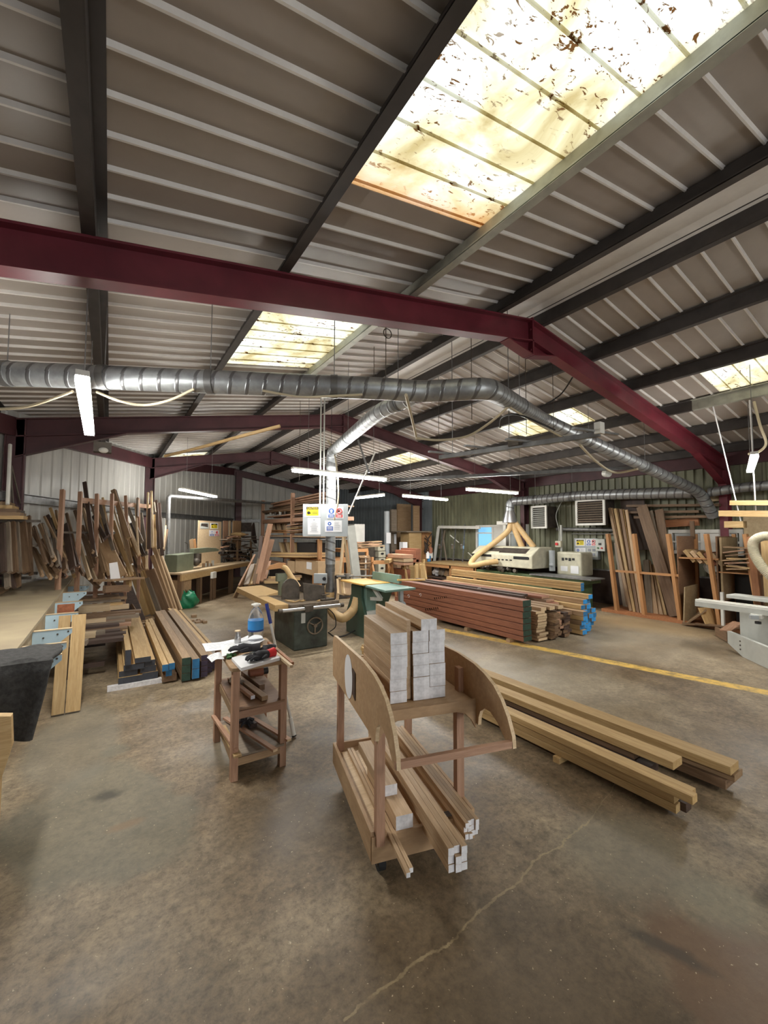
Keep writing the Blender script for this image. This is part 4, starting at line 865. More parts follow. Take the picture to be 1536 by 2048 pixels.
# ================================================================== TABLE SAW
t = thing('table_saw', (2.42, 6.1, 0), 'old dark green table saw with handwheel and long wooden outfeed top', 'saw')
q = MB(); q.box(2.2, 2.72, 5.6, 6.45, 0, .60); q.build('cabinet', 'saw_green', t, bevel=.02)
q = MB(); q.box(2.12, 2.88, 5.55, 6.55, .60, .66); q.build('cast_table', 'cast', t, bevel=.005)
q = MB(); q.prism([(1.93, 5.62), (2.12, 5.62), (2.12, 6.6), (2.45, 6.9), (2.45, 7.95), (1.97, 7.85)], (0, 0, .575), (1, 0, 0), (0, 1, 0), (0, 0, .088)); q.build('wooden_extension', 'pine', t, bevel=.004)
q = MB(); q.cyl((1.98, 5.48, .60), (2.30, 5.48, .60), .026, 14); q.cyl((2.42, 5.48, .60), (2.86, 5.48, .60), .026, 14); q.build('fence_rail', 'steel', t, smooth=True)
q = MB(); q.box(2.30, 2.42, 5.44, 5.56, .56, .64); q.build('rail_bracket', 'iron', t)
for x_ in (1.93, 2.86): q = MB(); q.cyl((x_, 5.48, .60), (x_+.05, 5.48, .60), .032, 12); q.build('rail_end', 'iron', t)
hw = V((2.50, 5.56, .33)); q = MB(); q.tube([hw+V((.115*cos(k*pi/14), 0, .115*sin(k*pi/14))) for k in range(29)], .011, 8, cap=False)
for k in range(3): a = -pi/2+k*2*pi/3; q.cyl(hw, hw+V((.115*cos(a), 0, .115*sin(a))), .010, 8)
q.cyl(hw+V((0, -.02, 0)), hw+V((0, .05, 0)), .025, 12); q.build('handwheel', 'cast', t, smooth=True)
q = MB(); arc = [(0, .0)]+[(.085-.13*cos(k*pi/10)*1.0+.045, .16+.15*sin(k*pi/10)) for k in range(11)]+[(.26, 0)]
q.prism(arc, (2.18, 6.05, .66), (.96, -.25, 0), (0, 0, 1), (0, .03, 0)); q.build('blade_guard', 'iron', t)
q = MB(); q.prism([(0, 0), (.31, -.0), (.30, .21), (-.02, .26)], (2.42, 5.78, .66), (.96, -.28, 0), (0, 0, 1), (.01, .04, 0)); q.build('fence_plate', 'iron', t, bevel=.003)
q = MB(); q.beam((2.62, 5.62, .67), (2.84, 5.66, .67), .08, .03); q.cyl((2.68, 5.6, .69), (2.68, 5.6, .74), .008, 8); q.beam((2.62, 5.6, .745), (2.75, 5.62, .755), .025, .012); q.build('clamp_lever', 'iron', t)
q = MB(); q.box(2.30, 2.36, 5.585, 5.6, .38, .52); q.build('label_plate', 'grey_light', t)
q = MB(); pts = bez([(2.52, 6.25, .80), (2.40, 6.32, 1.0), (2.34, 6.35, 1.10), (2.28, 6.36, 1.13)], 8); q.tube(pts, .042, 12, rr=[.044-.003*(i % 2) for i in range(len(pts))]); tag(q.build('flexible_hose', 'hose_tan', smooth=True), 'short tan dust hose rising above the table saw guard', 'hose')
q = MB(); q.box(2.2, 2.36, 6.33, 6.42, .9, 1.02); q.cyl((2.28, 6.37, .68), (2.28, 6.37, .92), .05, 12); tag(q.build('dust_port', 'arm_green'), 'greenish dust port standing on the table saw behind the blade guard', 'dust port')
q = MB(); q.prism([(-.20, -.035), (-.16, .03), (.0, .07), (.09, .06), (.09, -.01)], (2.24, 6.34, 1.12), (1, -.1, 0), (0, 0, 1), (0, .05, 0)); tag(q.build('wooden_wing', 'orange'), 'curved orange-brown board at the top of the saw dust hose', 'board')
q = MB(); pts = bez([(2.9, 6.4, .45), (3.0, 6.4, .62), (3.1, 6.38, .78)], 6); q.tube(pts, .05, 12, rr=[.05-.004*(i % 2) for i in range(len(pts))]); tag(q.build('flexible_hose', 'hose_tan', smooth=True), 'stubby tan hose between the saw and the switch box', 'hose')
q = MB()
for k in range(9): x = U(2.15, 2.75); y = U(5.65, 6.4); q.beam((x, y, .668), (x+U(-.2, .2), y+U(-.2, .2), .67), U(.02, .05), .012)
tag(q.build('offcuts', 'pine', None), 'thin offcuts and chips scattered on the table saw top', 'offcut', kind='stuff')
q = MB(); q.tube(bez([(2.75, 5.75, .55), (2.88, 5.72, .42), (2.90, 5.7, .25), (2.80, 5.7, .18)], 8), .008, 6); tag(q.build('black_cable', 'black', smooth=True), 'black cord looping from the right side of the table saw', 'cord')
q = MB(); q.tube(bez([(2.80, 5.75, .16), (2.95, 5.8, .06), (3.15, 5.85, .05), (3.35, 5.9, .09)], 8), .011, 6); tag(q.build('black_cable', 'black', smooth=True), 'black cord curving across the floor between the saw and the planer', 'cord')
# ================================================================== PLANER
t = thing('surface_planer', (3.6, 5.6, 0), 'green surface planer with yellow guard plate, beside the upright pipe', 'planer')
z8 = lambda x, y: (680+x/6.827, 1000+y/6.827)
out = []
for x, y in ((150, 1150), (175, 1130), (250, 1135), (283, 1160), (290, 1200), (290, 1330), (310, 1440), (335, 1560), (335, 1895), (85, 1790), (75, 1600), (95, 1480), (130, 1360), (150, 1280)): p = AX(*z8(x, y), 3.39); out.append((p.y, p.z if y < 1700 else max(p.z, 0)))
q = MB(); q.prism(out, (3.39, 0, 0), (0, 1, 0), (0, 0, 1), (.05, 0, 0)); q.build('end_panel', 'planer_green', t, bevel=.01)
q = MB(); q.box(3.44, 3.72, 5.72, 6.15, .40, .84); q.build('body', 'teal_green', t, bevel=.02); q = MB(); q.box(3.44, 3.8, 5.66, 6.2, 0, .42); q.build('base', 'grey_light', t, bevel=.02)
q = MB(); q.box(3.28, 3.78, 5.52, 6.28, .845, .87); q.build('guard_plate', 'yellow', t, bevel=.004)
q = MB(); q.prism([(3.30, 5.50), (3.78, 5.52), (3.78, 4.86), (3.22, 4.82)], (0, 0, .83), (1, 0, 0), (0, 1, 0), (0, 0, .03)); q.build('outfeed_bed', 'teal_green', t, bevel=.004)
q = MB(); q.box(3.80, 3.84, 5.3, 6.1, .87, 1.0); q.build('fence', 'teal_green', t); q = MB(); q.cyl((3.35, 6.55, .90), (3.8, 6.1, .92), .018, 10); q.box(3.45, 3.53, 6.38, 6.48, .86, .95); q.build('fence_bar', 'steel_dull', t)
q = MB(); q.beam((3.42, 5.45, .82), (3.46, 5.30, .66), .05, .05); q.beam((3.46, 5.30, .66), (3.44, 5.55, .64), .05, .05); q.build('crank_arm', 'grey_light', t)
q = MB(); q.prism([(5.5, .84), (5.3, .84), (5.5, .5)], (3.5, 0, 0), (0, 1, 0), (0, 0, 1), (.2, 0, 0)); q.build('bracket', 'planer_green', t)
q = MB(); q.box(3.6, 3.66, 5.0, 5.05, .55, .83); q.cyl((3.63, 4.98, .6), (3.63, 5.06, .6), .06, 12); q.build('lever', 'grey_paint', t)
tag(board((3.76, 5.3, .93), (4.15, 5.1, .93), .06, .02, 'yellow', 'push_stick'), 'yellow push stick board lying behind the planer table', 'push stick')
# ================================================================== BACK RIGHT: BENCH, CLAMP RACK, MOULDER
t = thing('wall_bench', (9.0, 9.4, 0), 'pale wooden bench with open shelf against the green wall', 'workbench')
q = MB(); q.box(8.6, 9.8, 8.35, 10.65, .70, .75); q.build('worktop', 'pine', t)
for y in (8.4, 9.4, 10.6): board((8.65, y, 0), (8.65, y, .70), .06, .06, 'orange', 'leg', parent=t)
q = MB(); q.box(8.62, 8.65, 8.35, 10.65, .6, .70); q.build('apron', 'orange', t); q = MB(); q.box(8.65, 9.7, 8.4, 10.6, .25, .28); q.build('shelf', 'dark', t); q = MB(); q.box(9.6, 9.65, 8.4, 10.6, 0, .7); q.build('back_board', 'dark', t)
for k, (y, m_, n_) in enumerate(((10.3, 'paper', 'white'), (10.0, 'grey', 'greyish'), (9.75, 'tan', 'yellowish'), (9.0, 'cloth_dark', 'dark'))):
    q = MB(); q.ball((8.9, y, .42), .14, .15, .14, 9, 6, 0, .3); tag(q.build('filled_bag', m_, smooth=True), '%s bag on the shelf of the bench by the green wall' % n_, 'bag', 'bags under the bench')
def wx_(x, y, X=9.6): return AX(x, y, X)
t = thing('timber_surround', wx_(868, 1128), 'white timber door frame leaning behind the clamps on the green wall', 'door frame')
board(wx_(868, 1128), wx_(877, 1054), .09, .05, 'white_paint', 'stile', parent=t, upv=(0, 1, 0)); board(wx_(877, 1054), wx_(960, 1055), .05, .09, 'white_paint', 'head', parent=t)
for k, (x0, x1) in enumerate(((881, 885), (906, 912), (925, 930))):
    a = wx_(x0, 1126, 9.5); b = wx_(x1, 1048, 9.7); t = thing('bar_clamp', a, 'long steel sash clamp leaning on the green wall, %s' % ('leftmost of three', 'middle of three', 'rightmost of three')[k], 'clamp', 'sash clamps on the green wall')
    board(a, b, .04, .02, 'steel_dull', 'bar', parent=t, upv=(0, 1, 0)); c = a.lerp(b, .40); q = MB(); q.box(c.x-.08, c.x-.02, c.y-.05, c.y+.05, c.z-.05, c.z+.05); q.ball(c+V((-.09, 0, .08)), .035, .035, .035, 8, 6); q.build('clamp_head', 'steel', t)
for k, (p, q_, m_) in enumerate((((878, 1125), (890, 1060), 'grey'), ((893, 1122), (884, 1062), 'grey'), ((900, 1070), (918, 1085), 'white_paint'), ((945, 1112), (958, 1097), 'white_paint'), ((936, 1105), (946, 1115), 'white_paint'))):
    tag(board(wx_(*p), wx_(*q_, 9.75), .05, .025, m_, 'batten'), '%s batten leaning among the clamps, %s from the left' % ('white' if m_ == 'white_paint' else 'grey', ORD[k]), 'batten')
t = thing('moulder_machine', (9.0, 7.0, 0), 'long cream and green planing moulder machine against the green wall', 'woodworking machine')
y0, y1 = 6.42, 8.42
q = MB(); q.prism([(8.55, .80), (8.55, 1.12), (8.85, 1.32), (9.35, 1.32), (9.4, .8)], (0, y0, 0), (1, 0, 0), (0, 0, 1), (0, y1-y0, 0)); q.build('hood', 'cream', t, bevel=.02)
q = MB(); q.prism([(.10, .10), (.10, 1.3), (.25, 1.3), (.25, .10)], (8.56, 6.6, 1.135), (.83, 0, .55), (0, 1, 0), (-.003, 0, .005)); q.prism([(.06, .1), (.28, .1), (.28, .95), (.06, .95)], (8.56, 6.55, 1.125), (.83, 0, .55), (0, 1, 0), (-.003, 0, .006)); q.build('viewing_window', 'dark_clutter', t)
q = MB(); q.box(8.543, 8.55, 7.7, y1-.02, 1.04, 1.10); q.box(8.543, 8.55, y0+.1, y0+.55, 1.02, 1.09); q.build('dark_stripe', 'black', t)
q = MB()
for k in range(9): q.box(8.541, 8.549, 6.5+k*.13, 6.57+k*.13, .97 if k > 3 else 1.03, 1.0 if k > 3 else 1.075)
q.build('lettering_marks', 'cream' if 0 else 'black', t)
q = MB(); q.box(8.60, 9.3, 5.15, 8.3, .55, .66); q.build('bed', 'machine_green', t, bevel=.006); q = MB(); q.box(8.55, 9.1, 4.95, 6.5, .66, .69); q.build('infeed_table', 'steel_dull', t)
q = MB(); q.box(8.7, 9.3, 6.0, 8.0, 0, .56); q.build('base', 'machine_green', t); q = MB(); q.box(8.8, 9.2, 5.3, 5.5, 0, .56); q.build('support_leg', 'machine_green', t)
q = MB(); q.box(9.2, 9.7, 5.55, 6.2, .66, 1.22); q.build('control_cabinet', 'cream', t, bevel=.04)
q = MB(); q.box(9.19, 9.2, 5.62, 5.82, .72, .9); q.box(9.19, 9.2, 5.9, 6.08, .76, .88); q.build('label_plate', 'paper', t)
q = MB(); 
for k in range(4): q.box(9.19, 9.2, 5.72+.09*k, 5.78+.09*k, 1.03-.02*(k % 2), 1.08)
q.build('control_marks', 'black', t)
q = MB()
for k in range(12): y = U(6.8, 8.0); q.cyl((8.48, y, U(.70, .82)), (8.6, y+U(-.05, .1), U(.68, .8)), U(.02, .05), 8)
q.build('feed_works', 'iron', t); q = MB(); q.cyl((9.1, 6.25, .75), (9.1, 6.25, 1.25), .07, 12); q.ball((9.0, 6.2, .9), .06, .06, .05, 8, 6); q.build('motor', 'grey_paint', t, smooth=True)
q = MB(); q.beam((9.5, 8.0, 1.0), (9.5, 8.0, 2.02), .13, .1); q.box(9.4, 9.55, 7.72, 8.25, 1.92, 2.02); q.build('control_arm', 'white_paint', t)
def heater(y0, y1, z0, z1, lab, X=9.45, slant=0):
    t = thing('unit_heater', (X+.2, (y0+y1)/2, z0), lab, 'heater', 'louvred heaters on the green wall'); f = .05; q = MB()
    q.box(X-.02, X+.02, y0, y0+f, z0, z1); q.box(X-.02, X+.02, y1-f, y1, z0, z1); q.box(X-.02, X+.02, y0+f, y1-f, z0, z0+f); q.box(X-.02, X+.02, y0+f, y1-f, z1-f, z1); q.build('frame', 'white_paint', t, bevel=.004)
    q = MB(); q.box(X+.04, 9.9, y0+.02, y1-.02, z0+.02, z1-.02); q.build('casing', 'dark_clutter', t)
    for k in range(9):
        z = z0+f+.03+(z1-z0-2*f-.03)*k/9; q = MB(); q.beam((X, y0+f, z+.01), (X, y1-f, z+.01), .05, .008, (-.45, 0, .9)); q.build('louvre', 'grey_light' if y1-y0 < .6 else 'grey', t)
heater(5.10, 5.82, 1.86, 2.48, 'big louvred heater with white frame on the green wall, right one')
heater(6.62, 7.10, 1.80, 2.40, 'smaller louvred heater with white frame on the green wall, left one')
WP = lambda x, y: AX(x, y, 9.86)
PN[WP] = V((1, 0, 0))
t = thing('notice_board', WP(1172, 1116), 'grey board of four safety notices on the green wall below the big heater', 'notice board')
a = WP(1149, 1117); b = WP(1195, 1077); q = MB(); q.box(9.86, 9.99, b.y, a.y, a.z, b.z); q.build('board', 'grey_paint', t)
placard(t, WP, 1151, 1078, 1170, 1092, 'sign', 'paper', 'caution', 0); placard(t, WP, 1172, 1078, 1193, 1092, 'sign', 'paper', 'ppe', 0); placard(t, WP, 1151, 1096, 1171, 1112, 'sign', 'paper', 'blueleft', 0)
o = placard(t, WP, 1174, 1096, 1193, 1115, 'sign', 'grey_light', 'none', 0)
q = MB()
for k in range(4): c = WP(1179+9*(k % 2), 1100+9*(k//2)); q.box(9.848, 9.856, c.y-.035, c.y+.035, c.z-.03, c.z+.03)
q.build('print', 'ink', o)
a = WP(1196, 1102); b = WP(1215, 1078); t = thing('switch_box', a, 'pale grey starter box with green and red buttons right of the notice board', 'switch'); q = MB(); q.box(9.74, 9.99, b.y, a.y, a.z, b.z); q.build('box', 'grey_light', t, bevel=.015)
m_y = (a.y+b.y)/2; m_z = (a.z+b.z)/2
for dy, m_ in ((.045, 'leaf_green'), (-.045, 'red')): q = MB(); q.cyl((9.74, m_y+dy, m_z-.07), (9.72, m_y+dy, m_z-.07), .02, 10); q.build('button', m_, t)
q = MB(); q.box(9.735, 9.745, m_y-.035, m_y+.035, m_z+.0, m_z+.05); q.build('display', 'black', t)
q = MB(); a = AX(1122, 1050, 9.6); q.cyl((9.6, a.y, .66), a, .028, 10); tag(q.build('conduit', 'grey_light', smooth=True), 'upright pale conduit standing left of the notice board', 'conduit')
a = AX(1117, 1088, 9.55); t = thing('isolator_switch', a, 'cream isolator box with red knob on the upright conduit', 'switch'); q = MB(); q.box(9.52, 9.6, a.y-.08, a.y+.08, a.z-.08, a.z+.08); q.build('box', 'cream', t, bevel=.01); q = MB(); q.cyl((9.53, a.y+.02, a.z), (9.48, a.y+.02, a.z), .035, 12); q.build('knob', 'red', t)
q = MB(); q.cyl((9.88, 4.8, 1.66), (9.88, 6.2, 1.66), .012, 8); q.cyl((9.85, 4.9, 1.75), (9.85, 6.6, 1.78), .05, 10); tag(q.build('wall_pipe', 'steel_dull', smooth=True), 'horizontal grey pipes on the green wall under the big heater', 'pipe')
q = MB(); q.tube(bez([AX(1125, 1000, 9.8), AX(1112, 1030, 9.8), AX(1118, 1060, 9.7), AX(1118, 1082, 9.55)], 8), .012, 6); tag(q.build('hanging_cable', 'grey_light', smooth=True), 'thin grey cable curling down to the isolator switch', 'cable')
# ================================================================== RACKS ON THE RIGHT
XR = 8.95
def rk(x, y, X=XR): return AX(x, y, X)
ys_p = [rk(1235, 1220).y, rk(1290, 1236).y, rk(1362, 1250).y, rk(1442, 1262).y, rk(1524, 1262).y]
t = thing('sheet_rack', (9.3, 4.0, 0), 'tall orange-brown timber rack with open bays holding boards on the right wall', 'rack')
for k, y in enumerate(ys_p):
    for X in (XR, 9.75): board((X, y, 0), (X, y+(.16 if X == XR else .0), 1.66), .055, .11 if X == XR else .06, 'orange', 'post', parent=t, upv=(1, 0, 0))
    if k >= 2: q = MB(); q.box(XR+.03, 9.75, y+.02, y+.04, .05, 1.62); q.build('side_panel', 'ply_dark', t)
for k in range(2): board((XR-.03, ys_p[k], .88), (XR-.03, ys_p[k+1], .88), .02, .045, 'orange', 'rail', parent=t)
q = MB(); q.box(XR-.08, 9.8, ys_p[4], ys_p[0]+.3, 0, .06); q.build('plinth', 'redwood', t)
q = MB(); q.box(XR, 9.75, ys_p[3], ys_p[2], 1.20, 1.225); q.build('shelf', 'orange', t); q = MB(); q.box(XR, 9.75, ys_p[4], ys_p[3], .98, 1.0); q.build('shelf', 'orange', t)
q = MB(); q.box(XR+.02, 9.75, ys_p[3]-.05, ys_p[3]-.02, .5, 1.6); q.build('side_panel', 'chip', t)
gL = 'boards leaning in the right hand rack bays'
def lean(i, tot, bx, by, tx, ty, w_, m_, lab, Xa=9.1, Xb=9.6, th=.022, g=gL, cat='board', up_=(1, 0, 0)):
    return board(AX(bx, by, Xa), AX(tx, ty, Xb), w_, th, m_, 'leaning_board', lab, cat, g, upv=up_)
random.seed(5)
for i in range(10):
    f = i/9; lean(i, 10, 1262+f*22, 1222+f*6, 1219+f*34, 1016+f*4, .055, ['tan', 'oak', 'brown', 'pine'][i % 4], 'narrow board in the first rack bay, %s from the left' % ORD[i], 9.05+.03*(i % 3), 9.62+.04*(i % 3), .03)
for i in range(4): lean(i, 4, 1252+i*7, 1224, 1232+i*2, 1085-i*6, .09, ['grey', 'brown', 'dark', 'brown'][i], 'shorter dull board low in the first rack bay, %s from the left' % ORD[i], 9.5, 9.85)
for i, (bx, tx, ty, w_, m_) in enumerate(((1352, 1283, 1012, .22, 'brown'), (1345, 1300, 1022, .10, 'grey'), (1350, 1318, 1019, .16, 'brown'), (1356, 1308, 1040, .10, 'tan'), (1300, 1292, 1120, .12, 'grey'), (1312, 1296, 1122, .10, 'tan'), (1322, 1300, 1130, .10, 'tan'), (1330, 1305, 1130, .09, 'pine'), (1338, 1310, 1132, .10, 'brown'), (1357, 1325, 1110, .2, 'dark'))):
    lean(i, 10, bx, 1232, tx, ty, w_, m_, '%s board in the second rack bay, %s in order of height' % ({'brown': 'brown', 'grey': 'grey-brown', 'tan': 'tan', 'pine': 'pale', 'dark': 'dark'}[m_], ORD[i]), 9.1+.02*i, 9.55+.02*i)
for i in range(3): lean(i, 3, 1262+i*12, 1100, 1252+i*12, 992, .25, 'dark', 'dark wide sheet behind the first rack bay, %s from the left' % ORD[i], 9.75, 9.85)
for i in range(5):
    f = i/4; a = AX(1378+i*14, 1112+2*i, 9.0); b = AX(1360+i*13, 1075-i*2, 9.1); board(a, a+V((.45, -.03, 0)), .06, .26, ['pine', 'oak', 'pine', 'mahogany', 'pine_pale'][i], 'offcut_board', 'offcut board tilted on the third bay shelf, %s from the left' % ORD[i], 'offcut', 'offcuts on the rack shelves', roll=radians(-38))
for i in range(9):
    y = ys_p[3]-.1-U(0, .08); z = 1.03+i*.045; a = V((XR-.02, y, z+U(-.02, .05))); b = V((XR-.0, ys_p[4]+U(.02, .15), z+U(-.02, .06))); board(a, b, .35, .02, ['tan', 'pine', 'brown', 'leg_wood'][i % 4], 'offcut_board', 'thin offcut lying in the box shelf at the right end of the rack, %s up' % ORD[i], 'offcut', 'offcuts on the rack shelves')
a = AX(1366, 1250, 8.85)
tag(board((8.80, 3.28, .02), (9.15, 3.22, .98), .02, .42, 'chip', 'chipboard_sheet', upv=(0, 1, 0)), 'light chipboard sheet leaning at the front of the third rack bay', 'board') if 0 else None
q = MB(); ps = [AX(1366, 1246, 8.85), AX(1390, 1236, 9.3), AX(1393, 1168, 9.35), AX(1368, 1174, 8.9)]; q.add([p for p in ps]+[p+V((.0, -.02, 0)) for p in ps], [(0, 1, 2, 3), (4, 7, 6, 5), (0, 4, 5, 1), (1, 5, 6, 2), (2, 6, 7, 3), (3, 7, 4, 0)]); tag(q.build('chipboard_sheet', 'chip'), 'light chipboard sheet standing at the front of the third rack bay', 'board')
tag(board(AX(1375, 1244, 8.9), AX(1412, 1218, 9.0), .3, .02, 'tan', 'offcut_board'), 'sloping offcut low in the third rack bay, left of the inverted V', 'offcut')
tag(board(AX(1410, 1215, 9.0), AX(1426, 1250, 8.95), .3, .02, 'pine', 'offcut_board'), 'sloping offcut low in the third rack bay, right of the inverted V', 'offcut')
for i in range(3): tag(board(V((8.75, ys_p[2]-.1-i*.2, .04+.02*i)), V((8.85, ys_p[2]-.5-i*.2, .05+.02*i)), .12, .02, 'brown', 'offcut_board'), 'brown offcut on the floor in front of the third rack bay, %s from the left' % ORD[i], 'offcut')
q = MB(); q.ball((9.3, (ys_p[2]+ys_p[3])/2-.1, 1.05), .12, .14, .15, 9, 6, 0, .25); tag(q.build('plastic_sack', 'grey_light', smooth=True), 'pale plastic sack hanging below the third bay shelf', 'sack')
q = MB(); q.box(9.5, 9.72, ys_p[4]+.02, ys_p[3]-.06, .06, .95); tag(q.build('dark_bin', 'black'), 'black bin in the shade below the box shelf', 'bin')
tag(board(AX(1398, 1043, 9.8), AX(1288, 1050, 9.8), .05, .16, 'redwood', 'wall_batten'), 'reddish plank fixed along the wall above the second window', 'plank')
tag(board(AX(1386, 1078, 9.7), AX(1384, 1042, 9.7), .07, .04, 'brown', 'wall_batten', upv=(1, 0, 0)), 'short brown upright in front of the second window', 'batten')
q = MB(); a = AX(1402, 1004, 9.85); b = AX(1444, 978, 9.85); q.box(9.83, 9.87, b.y, a.y, a.z, b.z); tag(q.build('wall_board', 'chip'), 'square tan board on the wall beside the duct end', 'board')
q = MB(); a = AX(1490, 1096, 9.5); b = AX(1560, 1032, 9.5); q.box(9.48, 9.52, b.y, a.y, a.z, b.z); tag(q.build('wall_board', 'chip'), 'big tan chipboard sheet at the right edge behind the roped planks', 'board')
for k, (x0, x1, y) in enumerate(((1255, 1440, 1012), (1250, 1400, 1025), (1270, 1430, 1035))):
    tag(board(AX(x0, y, 9.7), AX(x1, y-2, 9.7), .12, .05, 'brown', 'stored_plank'), 'dim plank on wall brackets above the rack, %s from the top' % ORD[k], 'plank')
# planks slung on ropes
for k, (x0, y0, x1, y1, h_, lab) in enumerate(((1463, 1006, 1560, 1006, .07, 'upper'), (1441, 1027, 1560, 1028, .09, 'middle'), (1452, 1049, 1490, 1049, .10, 'lowest short'))):
    tag(board(AX(x0, y0, 7.9+.05*k), AX(x1, y1, 7.9+.05*k), .16, h_, 'pine', 'hung_plank'), '%s pale plank hanging on white ropes at the right edge' % lab, 'plank')
for k, ((x0, y0), (x1, y1)) in enumerate((((1425, 808), (1484, 1052)), ((1499, 800), (1512, 1025)))):
    q = MB(); a = AX(x0, y0, 7.4); b = AX(x1, y1, 7.95); q.tube([V((a.x, a.y, min(a.z, zs(a.x)-.05))), b], .009, 6); tag(q.build('rope', 'paper', smooth=True), '%s white rope holding the planks at the right edge' % ('left', 'right')[k], 'rope')
q = MB(); q.tube(bez([AX(1508, 803, 7.3), AX(1520, 850, 7.3), AX(1532, 885, 7.3), AX(1520, 902, 7.2), AX(1498, 908, 7.0)], 10), .016, 8); tag(q.build('lamp_cable', 'cable', smooth=True), 'cream cable curling down to the end-on strip lamp', 'cable')
# ================================================================== SLIDING PANEL SAW (right edge)
t = thing('panel_saw', (7.6, 2.2, 0), 'pale grey sliding panel saw with aluminium rails at the right edge', 'saw')
def Gz(x, y, z): return G(x, y, z)
q = MB(); a = G(1392, 1200, .68); b = G(1536, 1218, .68); d = (b-a); b = a+d*1.6; board(a, b, .05, .03, 'white_paint', 'sliding_rail', parent=t); n_ = V((d.y, -d.x, 0)).normalized(); s = 1 if n_.dot(V((1, 1, 0))) > 0 else -1
board(a+n_*s*.09+V((0, 0, .005)), b+n_*s*.09+V((0, 0, .005)), .04, .03, 'white_paint', 'sliding_rail', parent=t); board(a+n_*s*.03+V((0, 0, -.05)), b+n_*s*.03+V((0, 0, -.05)), .13, .07, 'grey_light', 'rail_beam', parent=t)
a2 = G(1455, 1192, .74); board(a2+n_*s*.1, a2+n_*s*.1+d*1.3, .28, .05, 'grey_light', 'saw_table', parent=t, bevel=.004)
board(G(1449, 1250, .4).xy.to_3d(), G(1449, 1250, .4).xy.to_3d()+V((0, 0, .8)), .05, .05, 'white_paint', 'leg', parent=t) if 0 else None
for px_ in (1447,): p = G(px_, 1262, 0); board(p, p+V((0, 0, .66)), .06, .04, 'white_paint', 'leg', parent=t, upv=(0, 1, 0))
p0 = G(1486, 1335, 0); pd = d.normalized()
ps = [G(1478, 1220, .57), G(1600, 1238, .57)]; dd = (ps[1]-ps[0]); dd.z = 0; q = MB(); base = ps[0]; e = base+dd*1.0
q.add([V((base.x, base.y, .05)), V((e.x, e.y, .05)), V((e.x, e.y, .57)), V((base.x, base.y, .57))]+[V((base.x, base.y, .05))+n_*s*.5, V((e.x, e.y, .05))+n_*s*.5, V((e.x, e.y, .57))+n_*s*.5, V((base.x, base.y, .57))+n_*s*.5], [(0, 1, 2, 3), (4, 7, 6, 5), (0, 4, 5, 1), (1, 5, 6, 2), (2, 6, 7, 3), (3, 7, 4, 0)]); q.build('cabinet', 'grey_light', t, bevel=.01)
c = G(1514, 1232, .66); q = MB(); q.beam(c, c+dd.normalized()*.02, .05, .05); 
board(G(1512, 1233, .57), G(1560, 1210, .64), .12, .05, 'white_paint', 'support_arm', parent=t); board(G(1500, 1234, .56), G(1516, 1235, .56), .06, .05, 'grey_paint', 'arm_cap', parent=t); q = MB(); c = G(1516, 1243, .50); q.cyl(c, c+V((0, 0, -.03)), .035, 12); q.build('knob', 'black', t)
a = G(1456, 1300, 0); b = G(1600, 1368, 0); q = MB(); v_ = (b-a); pr_ = [a+V((0, 0, .10)), a+v_*.25+V((0, 0, .0)), b+V((0, 0, .0)), b+V((0, 0, .26)), a+V((0, 0, .27))]; th_ = V((v_.y, -v_.x, 0)).normalized()*.05*s
k0 = pr_+[p+th_ for p in pr_]; q.add(k0, [(0, 1, 2, 3, 4), (9, 8, 7, 6, 5)]+[(i, (i+1) % 5+0, (i+1) % 5+5, i+5) for i in range(5)]); q.build('skirt_panel', 'grey_light', t)
q = MB()
for k in range(3): c = G(1487, 1278+10*k, .22-.07*k); q.ball(a+v_*.22+V((0, 0, .2-.055*k))-th_*.02, .012, .012, .012, 8, 6)
q.build('bolt', 'iron', t); tag(board(G(1432, 1262, .08), G(1456, 1275, .08), .03, .14, 'brown', 'kick_board'), 'short brown board on the floor at the foot of the panel saw', 'board')
for k in range(3): tag(board(G(1450+6*k, 1262-3*k, .15), G(1476+2*k, 1245+2*k, .22), .14, .02, 'leg_wood', 'offcut_board'), 'reddish offcut poking up between the rack and panel saw, %s of three' % ORD[k], 'offcut')
t = thing('hose_post', AX(1528, 1300, 7.6), 'red-brown timber frame at the right edge by the pale hose', 'frame')
p = AX(1520, 1100, 7.9); board(V((p.x, p.y, 0)), V((p.x, p.y+.1, 1.62)), .10, .08, 'redwood', 'post', parent=t, upv=(0, 1, 0)); p = AX(1536, 1100, 7.9); board(V((p.x, p.y, 0)), V((p.x, p.y+.03, 1.62)), .07, .08, 'pine', 'post', parent=t, upv=(0, 1, 0))
q = MB(); pp = bez([AX(1560, 1078, 7.6), AX(1530, 1072, 7.6), AX(1508, 1082, 7.6), AX(1508, 1105, 7.6), AX(1525, 1135, 7.6), AX(1550, 1160, 7.6)], 26); q.tube(pp, .055, 14, rr=[.055+.009*(i % 2) for i in range(len(pp))]); tag(q.build('flexible_hose', 'hose_pale', smooth=True), 'pale ribbed hose arching at the right edge above the panel saw', 'hose')
q = MB(); a = G(1523, 1812, 0); q.box(a.x+.02, a.x+.25, a.y-.16, a.y-.02, 0, .05); tag(q.build('dark_block', 'dark'), 'dark block on the floor at the lower right edge', 'block')
